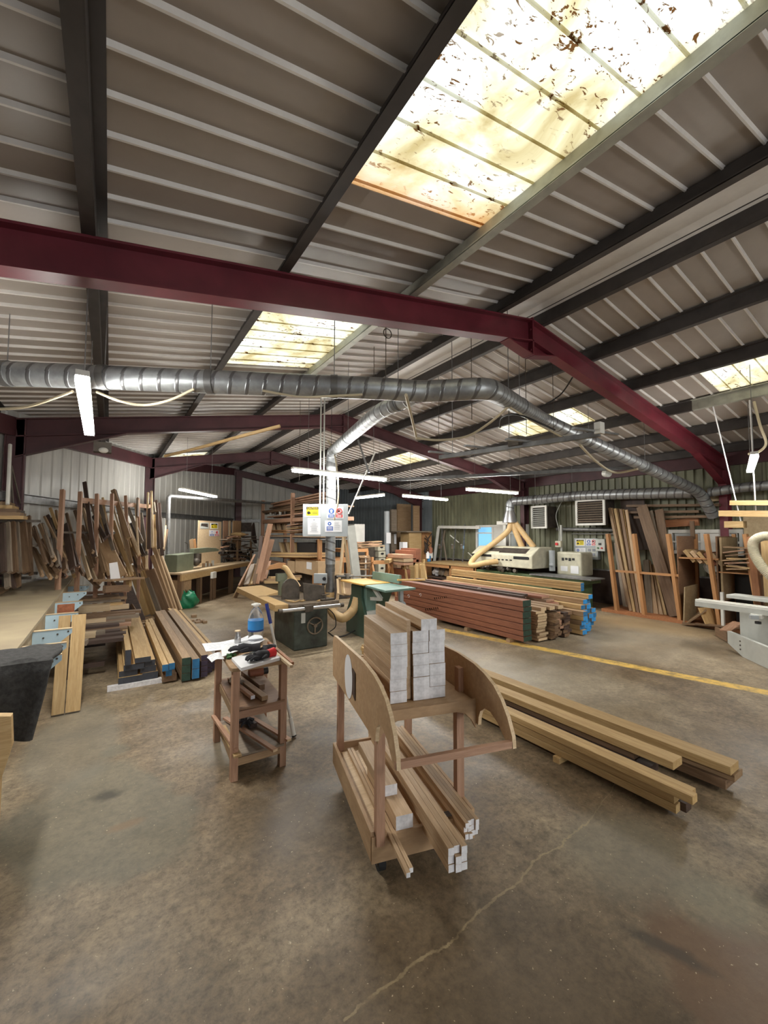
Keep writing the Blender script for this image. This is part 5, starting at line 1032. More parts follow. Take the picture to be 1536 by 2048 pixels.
# ================================================================== LEFT WALL: BOARD STORE
nW = V((.92, -.396, 0)).normalized()
def WL(x, y, off): return PL(x, y, V((-1.45, 7.3, 0))+nW*off, nW)
def A1(x, y): return (x/3.84, 850+y/3.84)
def B1(x, y): return (220+x/7.31, 960+y/7.31)
t = thing('board_store_frame', WL(200, 1150, .8), 'reddish upright timber frame dividing the leaning boards on the white wall', 'rack')
for (b, a, w_) in (((450, 1100), (482, 500), .085), ((595, 1100), (618, 515), .07), ((735, 1210), (745, 530), .07), ((850, 940), (862, 530), .07), ((975, 840), (965, 545), .06), ((1070, 1010), (1060, 565), .07)):
    p = WL(*A1(*b), .95); q_ = WL(*A1(*a), .75); board(p, q_, w_*.62, .05, 'leg_wood', 'upright', parent=t, upv=nW)
    board(V((p.x, p.y, 0)), p, w_*.62, .05, 'leg_wood', 'upright', parent=t, upv=nW)
board(WL(*A1(620, 578), .7), WL(*A1(1165, 628), .7), .04, .085, 'leg_wood', 'cross_rail', parent=t)
board(WL(*A1(440, 825), .8), WL(*A1(880, 828), .8), .03, .03, 'iron', 'cross_rail', parent=t)
gW = 'boards leaning on the white wall'; cw = {}
words = {'brown': 'brown', 'grey': 'grey', 'dark': 'dark', 'tan': 'tan', 'pine': 'golden', 'pine_pale': 'pale', 'ply': 'plywood', 'leg_wood': 'reddish', 'mahogany': 'red-brown', 'oak': 'light', 'beam': 'honey'}
def wb(P_, b, a, wpx, m_, ob=1.0, oa=.45, where='', th=.03):
    p = WL(*P_(*b), ob); q_ = WL(*P_(*a), oa); sc2 = (3.84 if P_ is A1 else 7.31); dep = ((p+q_)/2-CP).dot(fw); w_ = 1.15*wpx/sc2/F*dep
    k = (m_, where); cw[k] = cw.get(k, 0)+1
    return board(p, q_, w_, th, m_, 'leaning_board', '%s board leaning %s, %s of that colour' % (words[m_], where, ORD[cw[k]-1]), 'board', gW, upv=tuple((nW*.35-fh).normalized()))
w1 = 'behind the dark steel rack at the far left'
for b, a, w_, m_ in (((30, 1130), (20, 760), 28, 'dark'), ((75, 1130), (60, 750), 26, 'grey'), ((112, 1130), (92, 750), 40, 'brown'), ((150, 1130), (128, 750), 26, 'grey'), ((205, 1130), (170, 740), 46, 'brown'), ((238, 1150), (222, 700), 22, 'brown'), ((60, 1250), (40, 900), 30, 'grey'), ((140, 1240), (130, 900), 26, 'brown'), ((110, 1250), (60, 960), 18, 'dark')): wb(A1, b, a, w_, m_, .8, .4, w1)
w2 = 'between the steel rack and the first upright'
for b, a, w_, m_ in (((325, 1160), (250, 940), 16, 'tan'), ((390, 1180), (265, 950), 18, 'tan'), ((435, 1170), (300, 1000), 18, 'tan'), ((445, 1130), (235, 790), 26, 'brown'), ((420, 1040), (305, 765), 22, 'tan'), ((405, 1010), (325, 760), 18, 'grey'), ((445, 1080), (405, 765), 22, 'grey'), ((460, 1100), (428, 745), 14, 'dark'), ((355, 1060), (262, 780), 16, 'brown'), ((395, 1080), (372, 870), 16, 'brown'), ((500, 1100), (440, 840), 24, 'dark')): wb(A1, b, a, w_, m_, 1.1, .4, w2)
w3 = 'behind the reddish uprights'
for b, a, w_, m_ in (((560, 1100), (500, 765), 40, 'dark'), ((600, 1080), (520, 800), 20, 'dark'), ((500, 1120), (480, 860), 30, 'brown'), ((690, 1180), (615, 920), 20, 'pine_pale'), ((735, 1190), (660, 1010), 18, 'pine_pale'), ((760, 1250), (492, 1000), 20, 'brown'), ((905, 1258), (740, 1060), 16, 'brown'), ((725, 1010), (650, 440), 24, 'dark'), ((740, 1010), (640, 640), 14, 'pine_pale'), ((715, 980), (660, 850), 18, 'tan'), ((800, 1130), (702, 745), 22, 'tan'), ((835, 1150), (725, 780), 18, 'oak'), ((870, 960), (765, 600), 20, 'grey'), ((780, 1200), (745, 1000), 50, 'tan'), ((810, 870), (720, 700), 22, 'dark'), ((835, 850), (790, 700), 22, 'dark'), ((640, 1150), (560, 1000), 18, 'brown'), ((1035, 1420), (890, 1180), 14, 'brown')): wb(A1, b, a, w_, m_, 1.15, .5, w3)
random.seed(3)
for k in range(24):
    x = U(470, 1100); y = U(1040, 1190); tx = x-U(60, 190); ty = max(560, y-U(260, 560)); wb(A1, (x, y), (tx, ty), U(9, 22), ['brown', 'tan', 'brown', 'grey', 'pine', 'dark', 'leg_wood'][k % 7], 1.0, .35, 'deep in the crowded stack by the wall')
o = wb(A1, (930, 1165), (800, 900), 75, 'ply', 1.3, .9, 'with a white label on its foot')
q = MB(); ps = [WL(*A1(*p), 1.36) for p in ((850, 1185), (925, 1178), (902, 1052), (840, 1062))]; q.add(ps+[p+nW*-.006 for p in ps], [(0, 1, 2, 3), (7, 6, 5, 4), (0, 4, 5, 1), (1, 5, 6, 2), (2, 6, 7, 3), (3, 7, 4, 0)]); tag(q.build('paper_notice', 'paper'), 'white sheet fixed to the plywood board in the leaning stack', 'paper')
w4 = 'in the golden fan left of the column'
for b, a, w_, m_ in (((985, 1170), (880, 840), 26, 'pine'), ((1010, 1160), (870, 740), 24, 'pine'), ((970, 1160), (860, 860), 14, 'oak'), ((1020, 1130), (855, 580), 10, 'pine_pale'), ((1010, 1060), (900, 590), 18, 'tan'), ((1060, 980), (915, 600), 14, 'pine_pale'), ((1070, 1000), (955, 690), 20, 'pine'), ((990, 870), (868, 500), 28, 'tan'), ((1000, 870), (888, 500), 10, 'dark'), ((1090, 900), (985, 640), 22, 'grey'), ((1100, 1000), (1000, 760), 26, 'dark'), ((1120, 1000), (1080, 680), 26, 'grey'), ((950, 1100), (880, 930), 34, 'brown')): wb(A1, b, a, w_, m_, 1.2, .5, w4)
w5 = 'upright around the maroon column'
for b, a, w_, m_ in (((420, 1100), (372, 360), 18, 'pine_pale'), ((537, 1300), (555, 185), 24, 'pine_pale'), ((625, 980), (605, 165), 24, 'pine_pale'), ((652, 980), (655, 510), 36, 'pine'), ((712, 1000), (676, 300), 34, 'dark'), ((765, 1100), (716, 340), 40, 'dark'), ((785, 1010), (830, 555), 12, 'pine_pale'), ((790, 1030), (868, 570), 16, 'brown'), ((660, 470), (645, 330), 16, 'pine_pale'), ((400, 540), (405, 265), 22, 'brown'), ((570, 1000), (575, 420), 40, 'dark')): wb(B1, b, a, w_, m_, 1.3, .9 if a[1] > 280 else .7, w5)
# front group standing on the floor
gF = 'heavy boards leaning with their feet on the floor by the green bag'
def ff(b, a, wpx, m_, lab, off=1.05, th=.05):
    p = G(*B1(*b)); a_ = PL(*B1(*a), p+V((0, .22, 0)), (-.25, 1, 0)); dep = (p-CP).dot(fw); board(p+V((0, 0, th/2)), a_, wpx/7.31/F*dep, th, m_, 'leaning_plank', lab, 'plank', gF, upv=tuple(-fh))
ff((550, 1990), (300, 1255), 78, 'pine', 'golden plank leaning on its foot, leftmost of the heavy planks'); ff((640, 1985), (400, 1250), 70, 'pine', 'golden plank leaning on its foot, second of the heavy planks')
ff((640, 1960), (215, 760), 60, 'beam', 'longer honey plank rising behind the two golden ones', th=.03); ff((700, 1970), (290, 800), 40, 'pine', 'slim golden plank right behind the longer honey one', th=.03)
ff((740, 2000), (545, 1430), 60, 'grey', 'grey-brown plank in the middle of the heavy planks'); ff((840, 1990), (590, 1310), 130, 'brown', 'wide brown plank with broken top among the heavy planks')
ff((920, 1960), (620, 1100), 60, 'tan', 'tan plank right of the wide broken one'); ff((960, 1945), (640, 960), 56, 'oak', 'light oak plank second from the right of the heavy planks'); ff((1010, 1925), (670, 965), 50, 'tan', 'tan plank just inside the rightmost heavy plank'); ff((1040, 1910), (695, 955), 26, 'pine_pale', 'pale edge plank, rightmost of the heavy planks beside the green bag')
ff((700, 1960), (480, 1100), 60, 'tan', 'tan plank behind the gap of the heavy planks', th=.03)
t = thing('support_crate', WL(255, 1160, 1.2), 'low wooden crate frame behind the heavy planks', 'crate')
board(WL(*A1(790, 1195), 1.35), WL(*A1(1050, 1175), 1.35), .25, .03, 'tan', 'top_board', parent=t); board(WL(*A1(990, 1240), 1.33), WL(*A1(990, 1190), 1.33), .1, .05, 'pine', 'post', parent=t, upv=nW); board(WL(*A1(800, 1260), 1.33), WL(*A1(1000, 1250), 1.33), .04, .1, 'brown', 'bottom_board', parent=t)
q = MB(); p = G(300, 1205); q.prism([(0, 0), (.75, 0), (.45, .75), (.0, .8)], V((-.05, 8.75, 0)), V((.9, .2, 0)), V((0, .1, .99)), V((0, .03, 0))); tag(q.build('dark_sheet', 'dark'), 'dark sheet standing behind the ends of the stock boards', 'board')
# steel cantilever rack at the far left
YR = 7.35
def R1(x, y): return AY(*A1(x, y), YR)
t = thing('steel_rack', (-1.2, YR+.1, 0), 'dark steel cantilever rack at the far left edge', 'rack')
for x in (20, 130):
    p = R1(x, 1300); board(V((p.x, YR+.1, 0)), V((p.x, YR+.1, 1.95)), .05, .05, 'iron', 'post', parent=t)
for (x0, x1, y) in ((-60, 312, 738), (-60, 240, 955), (-60, 125, 985), (-60, 290, 1138), (-60, 240, 1175), (-60, 80, 1250)): board(R1(x0, y), R1(x1, y), .05, .035, 'iron', 'arm', parent=t)
for k in range(5): board(R1(-60, 712-26*k)+V((0, 0, 0)), R1(205-28*k, 715-26*k), .5, .045, ['pine', 'tan', 'brown', 'pine', 'tan'][k], 'stored_plank', 'plank on the top arm of the steel rack, %s from the bottom' % ORD[k], 'plank', 'planks on the steel rack')
for k in range(3): board(R1(-60, 938-12*k), R1(300-70*k, 925-8*k), .3, .025, ['grey', 'tan', 'grey'][k], 'stored_plank', 'warped plank on the middle arm of the steel rack, %s from the bottom' % ORD[k], 'plank', 'planks on the steel rack')
q = MB(); 
for a_, b_ in (((75, 600), (90, 320)), ((155, 600), (88, 310)), ((100, 600), (85, 380))): q.tube([WL(*A1(*a_), .3), WL(*A1(*b_), .3)], .012, 6)
tag(q.build('thin_rods', 'iron'), 'thin dark rods standing on the top of the steel rack', 'rod')
q = MB(); q.cyl(WL(*A1(58, 610), .5), WL(*A1(78, 150), .3), .02, 8); tag(q.build('white_pole', 'white_paint', smooth=True), 'slim white pole standing against the leftmost maroon column', 'pole')
# ================================================================== BACK BENCH WITH RADIAL ARM SAW
bd = V((.61, .79, 0)).normalized(); bn = V((-bd.y, bd.x, 0))
B0 = V((.72, 9.15, 0)) ; 
def BB(s, o, z): return B0+bd*s+bn*o+V((0, 0, z))
t = thing('back_bench', BB(2.2, .3, 0), 'long pale wooden bench running along the white wall', 'workbench')
q = MB(); q.beam(BB(1.0, .33, .765), BB(4.9, .33, .765), .66, .035); q.build('worktop', 'pine_pale', t); q = MB(); q.beam(BB(1.0, .02, .68), BB(2.4, .02, .68), .04, .14); q.beam(BB(2.4, .02, .705), BB(4.9, .02, .705), .04, .08); q.build('apron', 'pine', t)
for s in (1.1, 1.9, 2.6, 3.6, 4.8): board(BB(s, .08, 0), BB(s, .08, .74), .1, .08, 'brown', 'leg', parent=t, upv=bd)
q = MB(); q.beam(BB(1.08, .38, .32), BB(1.6, .35, .32), .5, .6); q.build('cupboard', 'tan', t)
q = MB(); q.beam(BB(1.5, .62, .38), BB(4.8, .62, .38), .03, .7); q.build('back_board', 'dark', t)
def OB(x, y, o): return PL(x, y, BB(0, o, 0), bn)
def Z2(x, y): return (340+x/6.98, 980+y/6.98)
t = thing('radial_arm_saw', OB(380, 1135, .35), 'green-grey radial arm saw standing on the long back bench', 'saw')
a = OB(*Z2(100, 1075), .22); b = OB(*Z2(330, 1065), .22); q = MB(); w_ = (b-a).length; q.prism([(0, 0), (w_, 0), (w_, .40), (0, .38)], V((a.x, a.y, .785)), bd, (0, 0, 1), bn*.3); q.build('guard_box', 'arm_green', t, bevel=.01)
a = OB(*Z2(340, 860), .25); b = OB(*Z2(690, 880), .25); q = MB(); L_ = (b-a).length; q.prism([(0, -.05), (L_*.95, -.04), (L_, .0), (L_*.85, .05), (L_*.5, .075), (0, .07)], a, bd, (0, 0, 1), bn*.12); q.build('arm', 'arm_green', t, bevel=.008)
q = MB(); q.cyl(a+bd*.15+V((0, 0, -.05)), a+bd*.15+V((0, 0, -.28)), .09, 14); q.ball(a+bd*.1+V((0, 0, -.25)), .10, .12, .10, 10, 7); q.build('motor', 'iron', t, smooth=True)
q = MB(); c = a+bd*-.3+V((0, 0, .07)); q.tube([c, c+V((0, 0, .09)), c+V((-.0, 0, .12)), c+bd*-.12+V((0, 0, .16))], .009, 6); q.build('crank', 'iron', t); q = MB(); q.cyl(b, b+bd*.03, .035, 12); q.build('knob', 'black', t)
for k in range(6):
    c = OB(*Z2(470+25*k, 1010), .35); q = MB(); q.box(c.x-.03, c.x+.03, c.y-.03, c.y+.03, .785, .88+U(-.03, .05)); tag(q.build('small_part', 'grey_light' if k % 2 else 'tan'), 'small fitting on the back bench beside the radial arm saw, %s from the left' % ORD[k], 'fitting', 'small fittings on the back bench')
a = OB(*Z2(385, 1010), .66); b = OB(*Z2(705, 1005), .66); tp = OB(*Z2(395, 425), .66).z; q = MB(); q.prism([(0, 0), ((b-a).length, 0), ((b-a).length, tp-.78), (0, tp-.78)], V((a.x, a.y, .78)), bd, (0, 0, 1), bn*.02)
t = thing('pin_board', a, 'plywood panel with posters standing on the long back bench', 'notice board'); q.build('board', 'pine_pale', t)
OP = lambda x, y: OB(x, y, .655); PN[OP] = bn
placard(t, OP, *Z2(560, 460), *Z2(670, 545), 'poster', 'paper', 'caution', 0); placard(t, OP, *Z2(545, 560), *Z2(685, 645), 'poster', 'paper', 'ppe', 0)
o = placard(t, OP, *Z2(420, 455), *Z2(540, 540), 'poster', 'grey_light', 'none', 0); q = MB(); c = [OB(*Z2(*p), .648) for p in ((430, 500), (530, 520), (530, 470), (440, 465))]; q.add(c, [(0, 1, 2, 3)]); q.build('print', 'dark_clutter', o)
for k, (x, w_, m_) in enumerate(((310, .2, 'tan'), (350, .15, 'orange'), (770, .35, 'leg_wood'), (830, .12, 'pine_pale'), (930, .7, 'ply'))):
    a = OB(*Z2(x, 830), .72); b = OB(*Z2(x-(15 if k < 2 else -6), 430 if k > 1 else 690), .72); tag(board(a, b, w_*.9, .02, m_, 'plywood_sheet', upv=bn), '%s panel standing behind the back bench, %s from the left' % ({'tan': 'tan', 'orange': 'orange', 'leg_wood': 'reddish', 'pine_pale': 'pale', 'ply': 'wide plywood'}[m_], ORD[k]), 'panel')
# clutter shelf right of the poster panel
t = thing('offcut_shelf', OB(*Z2(900, 1000), .7), 'rough shelf crammed with offcuts and tools behind the back bench', 'shelf')
for y_ in (690, 850): board(OB(*Z2(710, y_), .6), OB(*Z2(1230, y_), .6), .4, .03, 'grey', 'shelf_board', parent=t)
for x in (940, 1130): board(V((*OB(*Z2(x, 1000), .5).xy, .78)), OB(*Z2(x, 690), .5), .06, .05, 'tan', 'post', parent=t, upv=bn)
board(OB(*Z2(1130, 690), .45), OB(*Z2(1225, 830), .45), .05, .03, 'grey_light', 'brace', parent=t, upv=bn)
random.seed(11); g_ = 'offcuts piled on the rough shelf'
for k in range(24):
    x = U(715, 1080); y_ = [655, 665, 720, 800, 900, 960][k % 6]+U(-12, 12); a = OB(*Z2(x, y_), .5+U(0, .15)); b = OB(*Z2(x+U(70, 180), y_+U(-35, 35)), .5+U(0, .2))
    board(a, b, .08, U(.02, .05), ['brown', 'tan', 'dark', 'leg_wood', 'grey'][k % 5], 'offcut', '%s offcut on the rough shelf, %s level, %s along the heap' % (['brown', 'tan', 'dark', 'reddish', 'grey'][k % 5], ['top', 'top', 'second', 'third', 'fourth', 'lowest'][k % 6], ORD[k]), 'offcut', g_)
q = MB()
for k in range(70): c = OB(*Z2(U(710, 1180), U(760, 1000)), U(.5, .75)); s_ = U(.02, .06); q.ball(c, s_, s_, s_*1.5, 6, 4, 0, .3)
tag(q.build('clutter', 'dark_clutter'), 'dark tangle of tools and scrap filling the rough shelf', 'clutter', kind='stuff')
q = MB(); c = OB(*Z2(960, 620), .55); q.ball(c, .25, .14, .07, 9, 6, 0, .25); tag(q.build('wood_chunk', 'pine', smooth=False), 'pale split wood chunk on top of the rough shelf', 'offcut')
q = MB(); c = OB(*Z2(1060, 520), .6); q.box(c.x-.16, c.x+.16, c.y-.1, c.y+.1, c.z-.15, c.z+.15); tag(q.build('dark_box', 'dark_clutter'), 'dark box on the shelf by the white wall corner', 'box')
q = MB(); a = OB(*Z2(1150, 750), .7); q.prism([(0, 0), (.45, 0), (.15, .75), (0, .6)], a, bd, (0, 0, 1), bn*.05); tag(q.build('pointed_sheet', 'dark'), 'dark pointed panel leaning right of the rough shelf', 'panel')
a = OB(*Z2(590, 1190), -.02); t = thing('double_socket', a, 'white double socket box on posts in front of the back bench', 'socket'); q = MB(); q.prism([(-.09, -.07), (.10, -.07), (.10, .08), (-.09, .08)], a, bd, (0, 0, 1), -bn*.06); q.build('box', 'white_paint', t)
for s in (-.05, .06): board(V((a.x, a.y, 0))+bd*s, a+bd*s+V((0, 0, -.07)), .04, .03, 'brown', 'post', parent=t, upv=bn)
# green rubble bag
t0 = G(372, 1216); q = MB()
def bagf(u, v):
    a = 2*pi*u; r = .24*(1+.10*sin(3*a+v*7)+.06*sin(9*a+v*11)); k = .75+.3*sin(pi*min(1, v*1.1)) if v < .9 else .55-.2*(v-.9)*10; return t0+V((r*k*cos(a), .1+r*k*sin(a), .36*v+.03*sin(5*a)*v))
q.grid(bagf, 40, 22); tag(q.build('rubble_bag', 'bag_green', smooth=True), 'crumpled green plastic bag on the floor beside the leaning planks', 'bag')
# ================================================================== MIDDLE SHELVING
XS = 4.35
def S1(x, y, X=XS): return AX(460+x/5.69, 960+y/5.69, X)
t = thing('timber_shelving', (XS+.3, 11.0, 0), 'deep wooden shelving loaded with boards behind the table saw', 'shelving')
for x, y1_, m_ in ((365, 235, 'leg_wood'), (705, 150, 'leg_wood'), (1020, 670, 'orange')):
    p = S1(x, 900); tp = S1(x, y1_); board(V((XS, p.y, 0)), V((XS, p.y, tp.z)), .07, .10, m_, 'post', parent=t, upv=(1, 0, 0)); board(V((XS+.8, p.y, 0)), V((XS+.8, p.y, tp.z)), .07, .10, m_, 'post', parent=t, upv=(1, 0, 0))
ya_, yb_ = S1(360, 600).y, S1(1045, 600).y
for y_, m_, th in ((455, 'leg_wood', .10), (640, 'tan', .04), (880, 'orange', .10), (665, 'steel_dull', .03), (330, 'brown', .03)):
    z_ = S1(700, y_).z; q = MB(); q.box(XS-.02, XS+.9, yb_, ya_, z_-th/2, z_+th/2); q.build('shelf', m_, t)
gS = 'boards stacked on the middle shelving'
for k in range(14):
    lv = [(250, 3), (310, 3), (380, 3), (430, 2), (600, 3)][k % 5]; z_ = S1(700, lv[0]).z+.05*(k//5); y0_ = yb_+U(-.3, .5)
    board((XS+U(0, .5), y0_, z_), (XS+U(0, .5), ya_-U(-.4, .8), z_+U(-.03, .03)), U(.12, .2), .04, ['leg_wood', 'brown', 'tan', 'leg_wood', 'orange'][k % 5], 'stored_board', '%s board on the middle shelving, %s tier, %s from the bottom of its tier' % (['reddish', 'brown', 'tan', 'reddish', 'orange'][k % 5], ['top', 'second', 'third', 'fourth', 'fifth'][k % 5], ORD[k//5]), 'board', gS)
for k in range(8):
    x = 490+k*22; a = S1(x, 600 if k < 5 else 590, XS+.3); b = S1(x-14, 500, XS+.3); tag(board(a, b, .07, .02, ['paper', 'pine_pale', 'brown'][k % 3] if k % 3 else 'pine_pale', 'narrow_lath', upv=(0, 1, 0)), 'pale slat standing in the upper compartment of the middle shelving, %s from the left' % ORD[k], 'slat', 'slats in the middle shelving')
for k in range(8):
    x = 570+k*26; a = S1(x+30, 830, XS+.3); b = S1(x, 710, XS+.3); tag(board(a, b, .09, .02, ['pine_pale', 'pine', 'brown'][k % 3], 'narrow_lath', upv=(0, 1, 0)), 'pale slat standing in the lower compartment of the middle shelving, %s from the left' % ORD[k], 'slat', 'slats in the middle shelving')
for k in range(5):
    c = S1(410+55*k, 375, XS+.1); q = MB(); q.cyl(c+V((0, 0, -.06)), c+V((0, 0, .07)), .045, 10, 0, .06); tag(q.build('paint_tub', 'grey_light' if k % 2 else 'iron', smooth=True), '%s tub on the second shelf of the middle shelving, %s from the left' % ('pale' if k % 2 else 'dark', ORD[k]), 'tub', 'tubs on the middle shelving')
for k in range(5): tag(board(S1(690, 590-18*k+6, XS-.02), S1(830, 600-22*k-U(0, 20), XS+.1), .3, .02, ['tan', 'leg_wood', 'pine'][k % 3], 'offcut'), 'thin offcut behind the sign panel on the middle shelving, %s up' % ORD[k], 'offcut', 'offcuts on the middle shelving')
for k in range(3): tag(board(S1(530, 865-17*k), S1(1000, 870-17*k), .5, .04, ['pine', 'tan', 'pine'][k], 'plank'), 'plank lying on the cardboard boxes of the middle shelving, %s up' % ORD[k], 'plank')
q = MB(); a = S1(780, 830, XS+.2); b = S1(985, 720, XS+.2); q.box(XS+.15, XS+.6, min(a.y, b.y), max(a.y, b.y), a.z, b.z); tag(q.build('black_crate', 'black'), 'black crate on the middle shelving behind the upright pipe', 'crate')
for k, (x0, x1) in enumerate(((650, 735), (740, 1000))):
    a = S1(x0, 1045, XS-.1); b = S1(x1, 925, XS-.1); q = MB(); q.box(XS-.1, XS+.5, b.y, a.y, a.z, b.z); o = q.build('cardboard_box', 'cardboard', bevel=.01); tag(o, '%s cardboard box on the middle shelving below the sign panel' % ('narrow left', 'wide right')[k], 'box')
    if k: q = MB(); c = S1(900, 975, XS-.104); q.box(XS-.106, XS-.102, c.y-.16, c.y+.16, c.z-.09, c.z+.09); q.build('shipping_label', 'paper', o)
q = MB(); q.box(XS+.2, XS+.9, yb_+.05, ya_-.3, .02, S1(700, 1060).z); tag(q.build('dark_stock', 'dark_clutter'), 'dark bundle of stored stock in the bottom of the middle shelving', 'clutter', kind='stuff')
# boards leaning on the left end of the shelving
def LB(x, y, Y): return AY(460+x/5.69, 960+y/5.69, Y)
for k, (b, a, w_, m_) in enumerate((((30, 1345), (275, 850), .05, 'pine_pale'), ((60, 1340), (250, 930), .16, 'brown'), ((185, 1190), (260, 960), .22, 'grey'), ((230, 1190), (290, 960), .2, 'pine'), ((265, 1190), (400, 640), .18, 'brown'), ((300, 1180), (460, 500), .24, 'leg_wood'), ((350, 1150), (480, 680), .22, 'leg_wood'), ((320, 1180), (355, 640), .16, 'dark'), ((380, 1130), (440, 930), .25, 'leg_wood'), ((100, 1200), (285, 850), .06, 'leg_wood'))):
    p = G(460+b[0]/5.69, 960+b[1]/5.69) if b[1] > 1300 else LB(*b, 9.3); q_ = LB(*a, 10.4 if b[1] > 1300 else 9.9); tag(board(p, q_, w_*.5, .03, m_, 'leaning_board', upv=tuple(-fh)), '%s board leaning on the left end of the middle shelving, %s from the left' % (words[m_], ORD[k]), 'board', 'boards leaning on the middle shelving')
q = MB(); q.prism([(0, 0), (2.2, 0), (2.1, .08), (.1, .1)], S1(380, 930, XS-.06)*1.0, (0, -1, 0), (0, 0, 1), (.05, 0, 0)); tag(q.build('brown_board', 'leg_wood'), 'reddish board lying behind the table saw hose', 'board')
for k in range(6): c = LB(390+30*k, 1160-22*(k % 3), 8.2); tag(board(c, c+V((.5, U(-.1, .1), U(-.03, .05))), .12, .05, ['pine', 'tan'][k % 2], 'offcut'), 'pale block end behind the table saw, %s in the pile' % ORD[k], 'offcut', 'blocks behind the table saw')
# ================================================================== RIGHT OF THE UPRIGHT PIPE: FAR CORNER
def K(x, y, Y): return AY(680+x/6.827, 1000+y/6.827, Y)
def slab(x0, y0, x1, y1, Y, dep, nm, m_, lab, cat, bev=0, grp=None):
    a = K(x0, y1, Y); b = K(x1, y0, Y); q = MB(); q.box(a.x, b.x, Y, Y+dep, 0 if y1 >= 950 else max(a.z, 0), b.z); return tag(q.build(nm, m_, bevel=bev), lab, cat, grp)
for k, (b, a, w_, m_, d_) in enumerate((((225, 1060), (140, 350), .30, 'pale_stud', 7.6), ((130, 1030), (55, 500), .07, 'pine_pale', 7.9), ((10, 900), (50, 500), .06, 'pine_pale', 7.9), ((175, 1060), (115, 520), .06, 'white_paint', 7.8))):
    if m_ == 'pale_stud': m_ = 'grey_light'
    kb = K(*b, d_); ka = K(*a, d_); kb = kb+(kb-ka)*(kb.z/(ka.z-kb.z)); tag(board(kb, ka, w_*.62, .06, m_, 'leaning_stud', upv=(0, 1, 0)), '%s stud leaning right of the upright pipe, %s from the right' % ('wide pale grey' if k == 0 else 'thin pale', ORD[k]), 'stud')
slab(195, 330, 340, 575, 11.5, .5, 'white_cabinet', 'white_paint', 'square white cabinet against the dark wall right of the sign panel', 'cabinet', .01)
slab(195, 578, 560, 1000, 11.4, .6, 'dark_cabinet', 'iron', 'dark grey cabinet in the far corner left of the drawer boxes', 'cabinet', .01)
t = thing('side_bench', K(290, 960, 9.8), 'orange-brown side bench with shelves beside the white stud', 'workbench')
a = K(20, 700, 9.8); b = K(385, 660, 9.8); q = MB(); q.box(a.x, b.x, 9.8, 10.5, a.z-.03, b.z); q.build('worktop', 'orange', t)
for x in (30, 365): p = K(x, 960, 9.85); board(V((p.x, 9.85, 0)), V((p.x, 9.85, a.z)), .07, .07, 'orange', 'leg', parent=t)
for y_ in (780, 860, 940): a = K(220, y_, 9.9); b = K(350, y_, 9.9); board(a, b, .4, .03, 'tan', 'shelf', parent=t)
for k in range(9): a = K(200+U(0, 60), 650-9*k, 9.9); tag(board(a, a+V((U(.3, .9), 0, U(-.02, .05))), .25, .03, ['brown', 'tan', 'leg_wood'][k % 3], 'offcut'), 'offcut piled on the side bench, %s from the bottom' % ORD[k], 'offcut', 'offcuts on the side bench')
for k in range(8): a = K(230+14*(k % 3), 770+22*k, 9.9); tag(board(a, a+V((.35, 0, 0)), .2, .05, ['tan', 'brown'][k % 2], 'offcut'), 'short block on the side bench shelves, %s from the top' % ORD[k], 'offcut', 'blocks on the side bench shelves')
slab(345, 770, 362, 985, 9.75, .05, 'white_tube', 'white_paint', 'thin white tube standing in front of the dark cabinet', 'tube')
for k, (y0_, y1_) in enumerate(((612, 695), (700, 785), (790, 870), (872, 1010))):
    x0_ = [520, 527, 530, 527][k]; x1_ = [615, 625, 622, 620][k]; a = K(x0_, y1_, 11.2); b = K(x1_, y0_, 11.2); t = thing('drawer_box', a, 'cream storage box with dark oval handle hole, %s in the stack' % ['topmost', 'second', 'third', 'lowest'][k], 'box', 'cream boxes in the far corner')
    q = MB(); q.box(a.x, b.x, 11.2, 11.6, a.z if k < 3 else 0, b.z); q.build('box_body', 'cream', t, bevel=.01); c = (a+b)/2; q = MB(); q.prism([(.06*cos(i*pi/8), .035*sin(i*pi/8)) for i in range(16)], V((c.x, 11.195, c.z+.02)), (1, 0, 0), (0, 0, 1), (0, -.004, 0)); q.build('handle_hole', 'black', t)
q = MB(); a = K(660, 900, 11.4); q.cyl((a.x, 11.5, 0), (a.x, 11.5, 2.4), .095, 20); o = q.build('round_column', 'grey_paint', smooth=True); tag(o, 'round grey-green steel column in the far corner', 'column'); q = MB(); c = K(662, 520, 11.36); q.box(c.x-.09, c.x+.09, 11.355, 11.36, c.z-.18, c.z+.18); q.build('notice', 'paper', o)
slab(700, 130, 775, 960, 11.9, .1, 'narrow_board', 'grey', 'narrow grey upright panel right of the round column', 'panel'); slab(742, 460, 770, 600, 11.85, .02, 'wall_switch', 'paper', 'white switch plate beside the round column', 'switch')
slab(785, 60, 970, 900, 12.6, .06, 'spare_door', 'ply', 'wide plain plywood door leaf in the far corner', 'door'); slab(1005, 80, 1088, 430, 11.6, .05, 'spare_door', 'tan', 'narrow tan board right of the plywood door leaf', 'board')
slab(945, 440, 1115, 1010, 11.0, .5, 'tool_cupboard', 'pine', 'light wooden tool cupboard in the far corner', 'cupboard', .01); slab(905, 425, 1255, 440, 10.9, .9, 'thin_board', 'grey', 'thin dark board overhanging the wooden tool cupboard', 'board')
slab(1118, 440, 1250, 1010, 11.15, .4, 'orange_board', 'orange', 'orange side panel right of the wooden tool cupboard', 'panel')
q = MB(); 
for k in range(14): c = K(U(1150, 1230), U(500, 720), 11.05); q.tube([c, c+V((U(-.15, .15), -.02, U(-.25, .25))), c+V((U(-.15, .15), 0, U(-.3, .3)))], .015, 6)
tag(q.build('hanging_cords', 'dark_clutter', None), 'tangle of dark cords hanging on the wooden cupboard side', 'cord', kind='stuff')
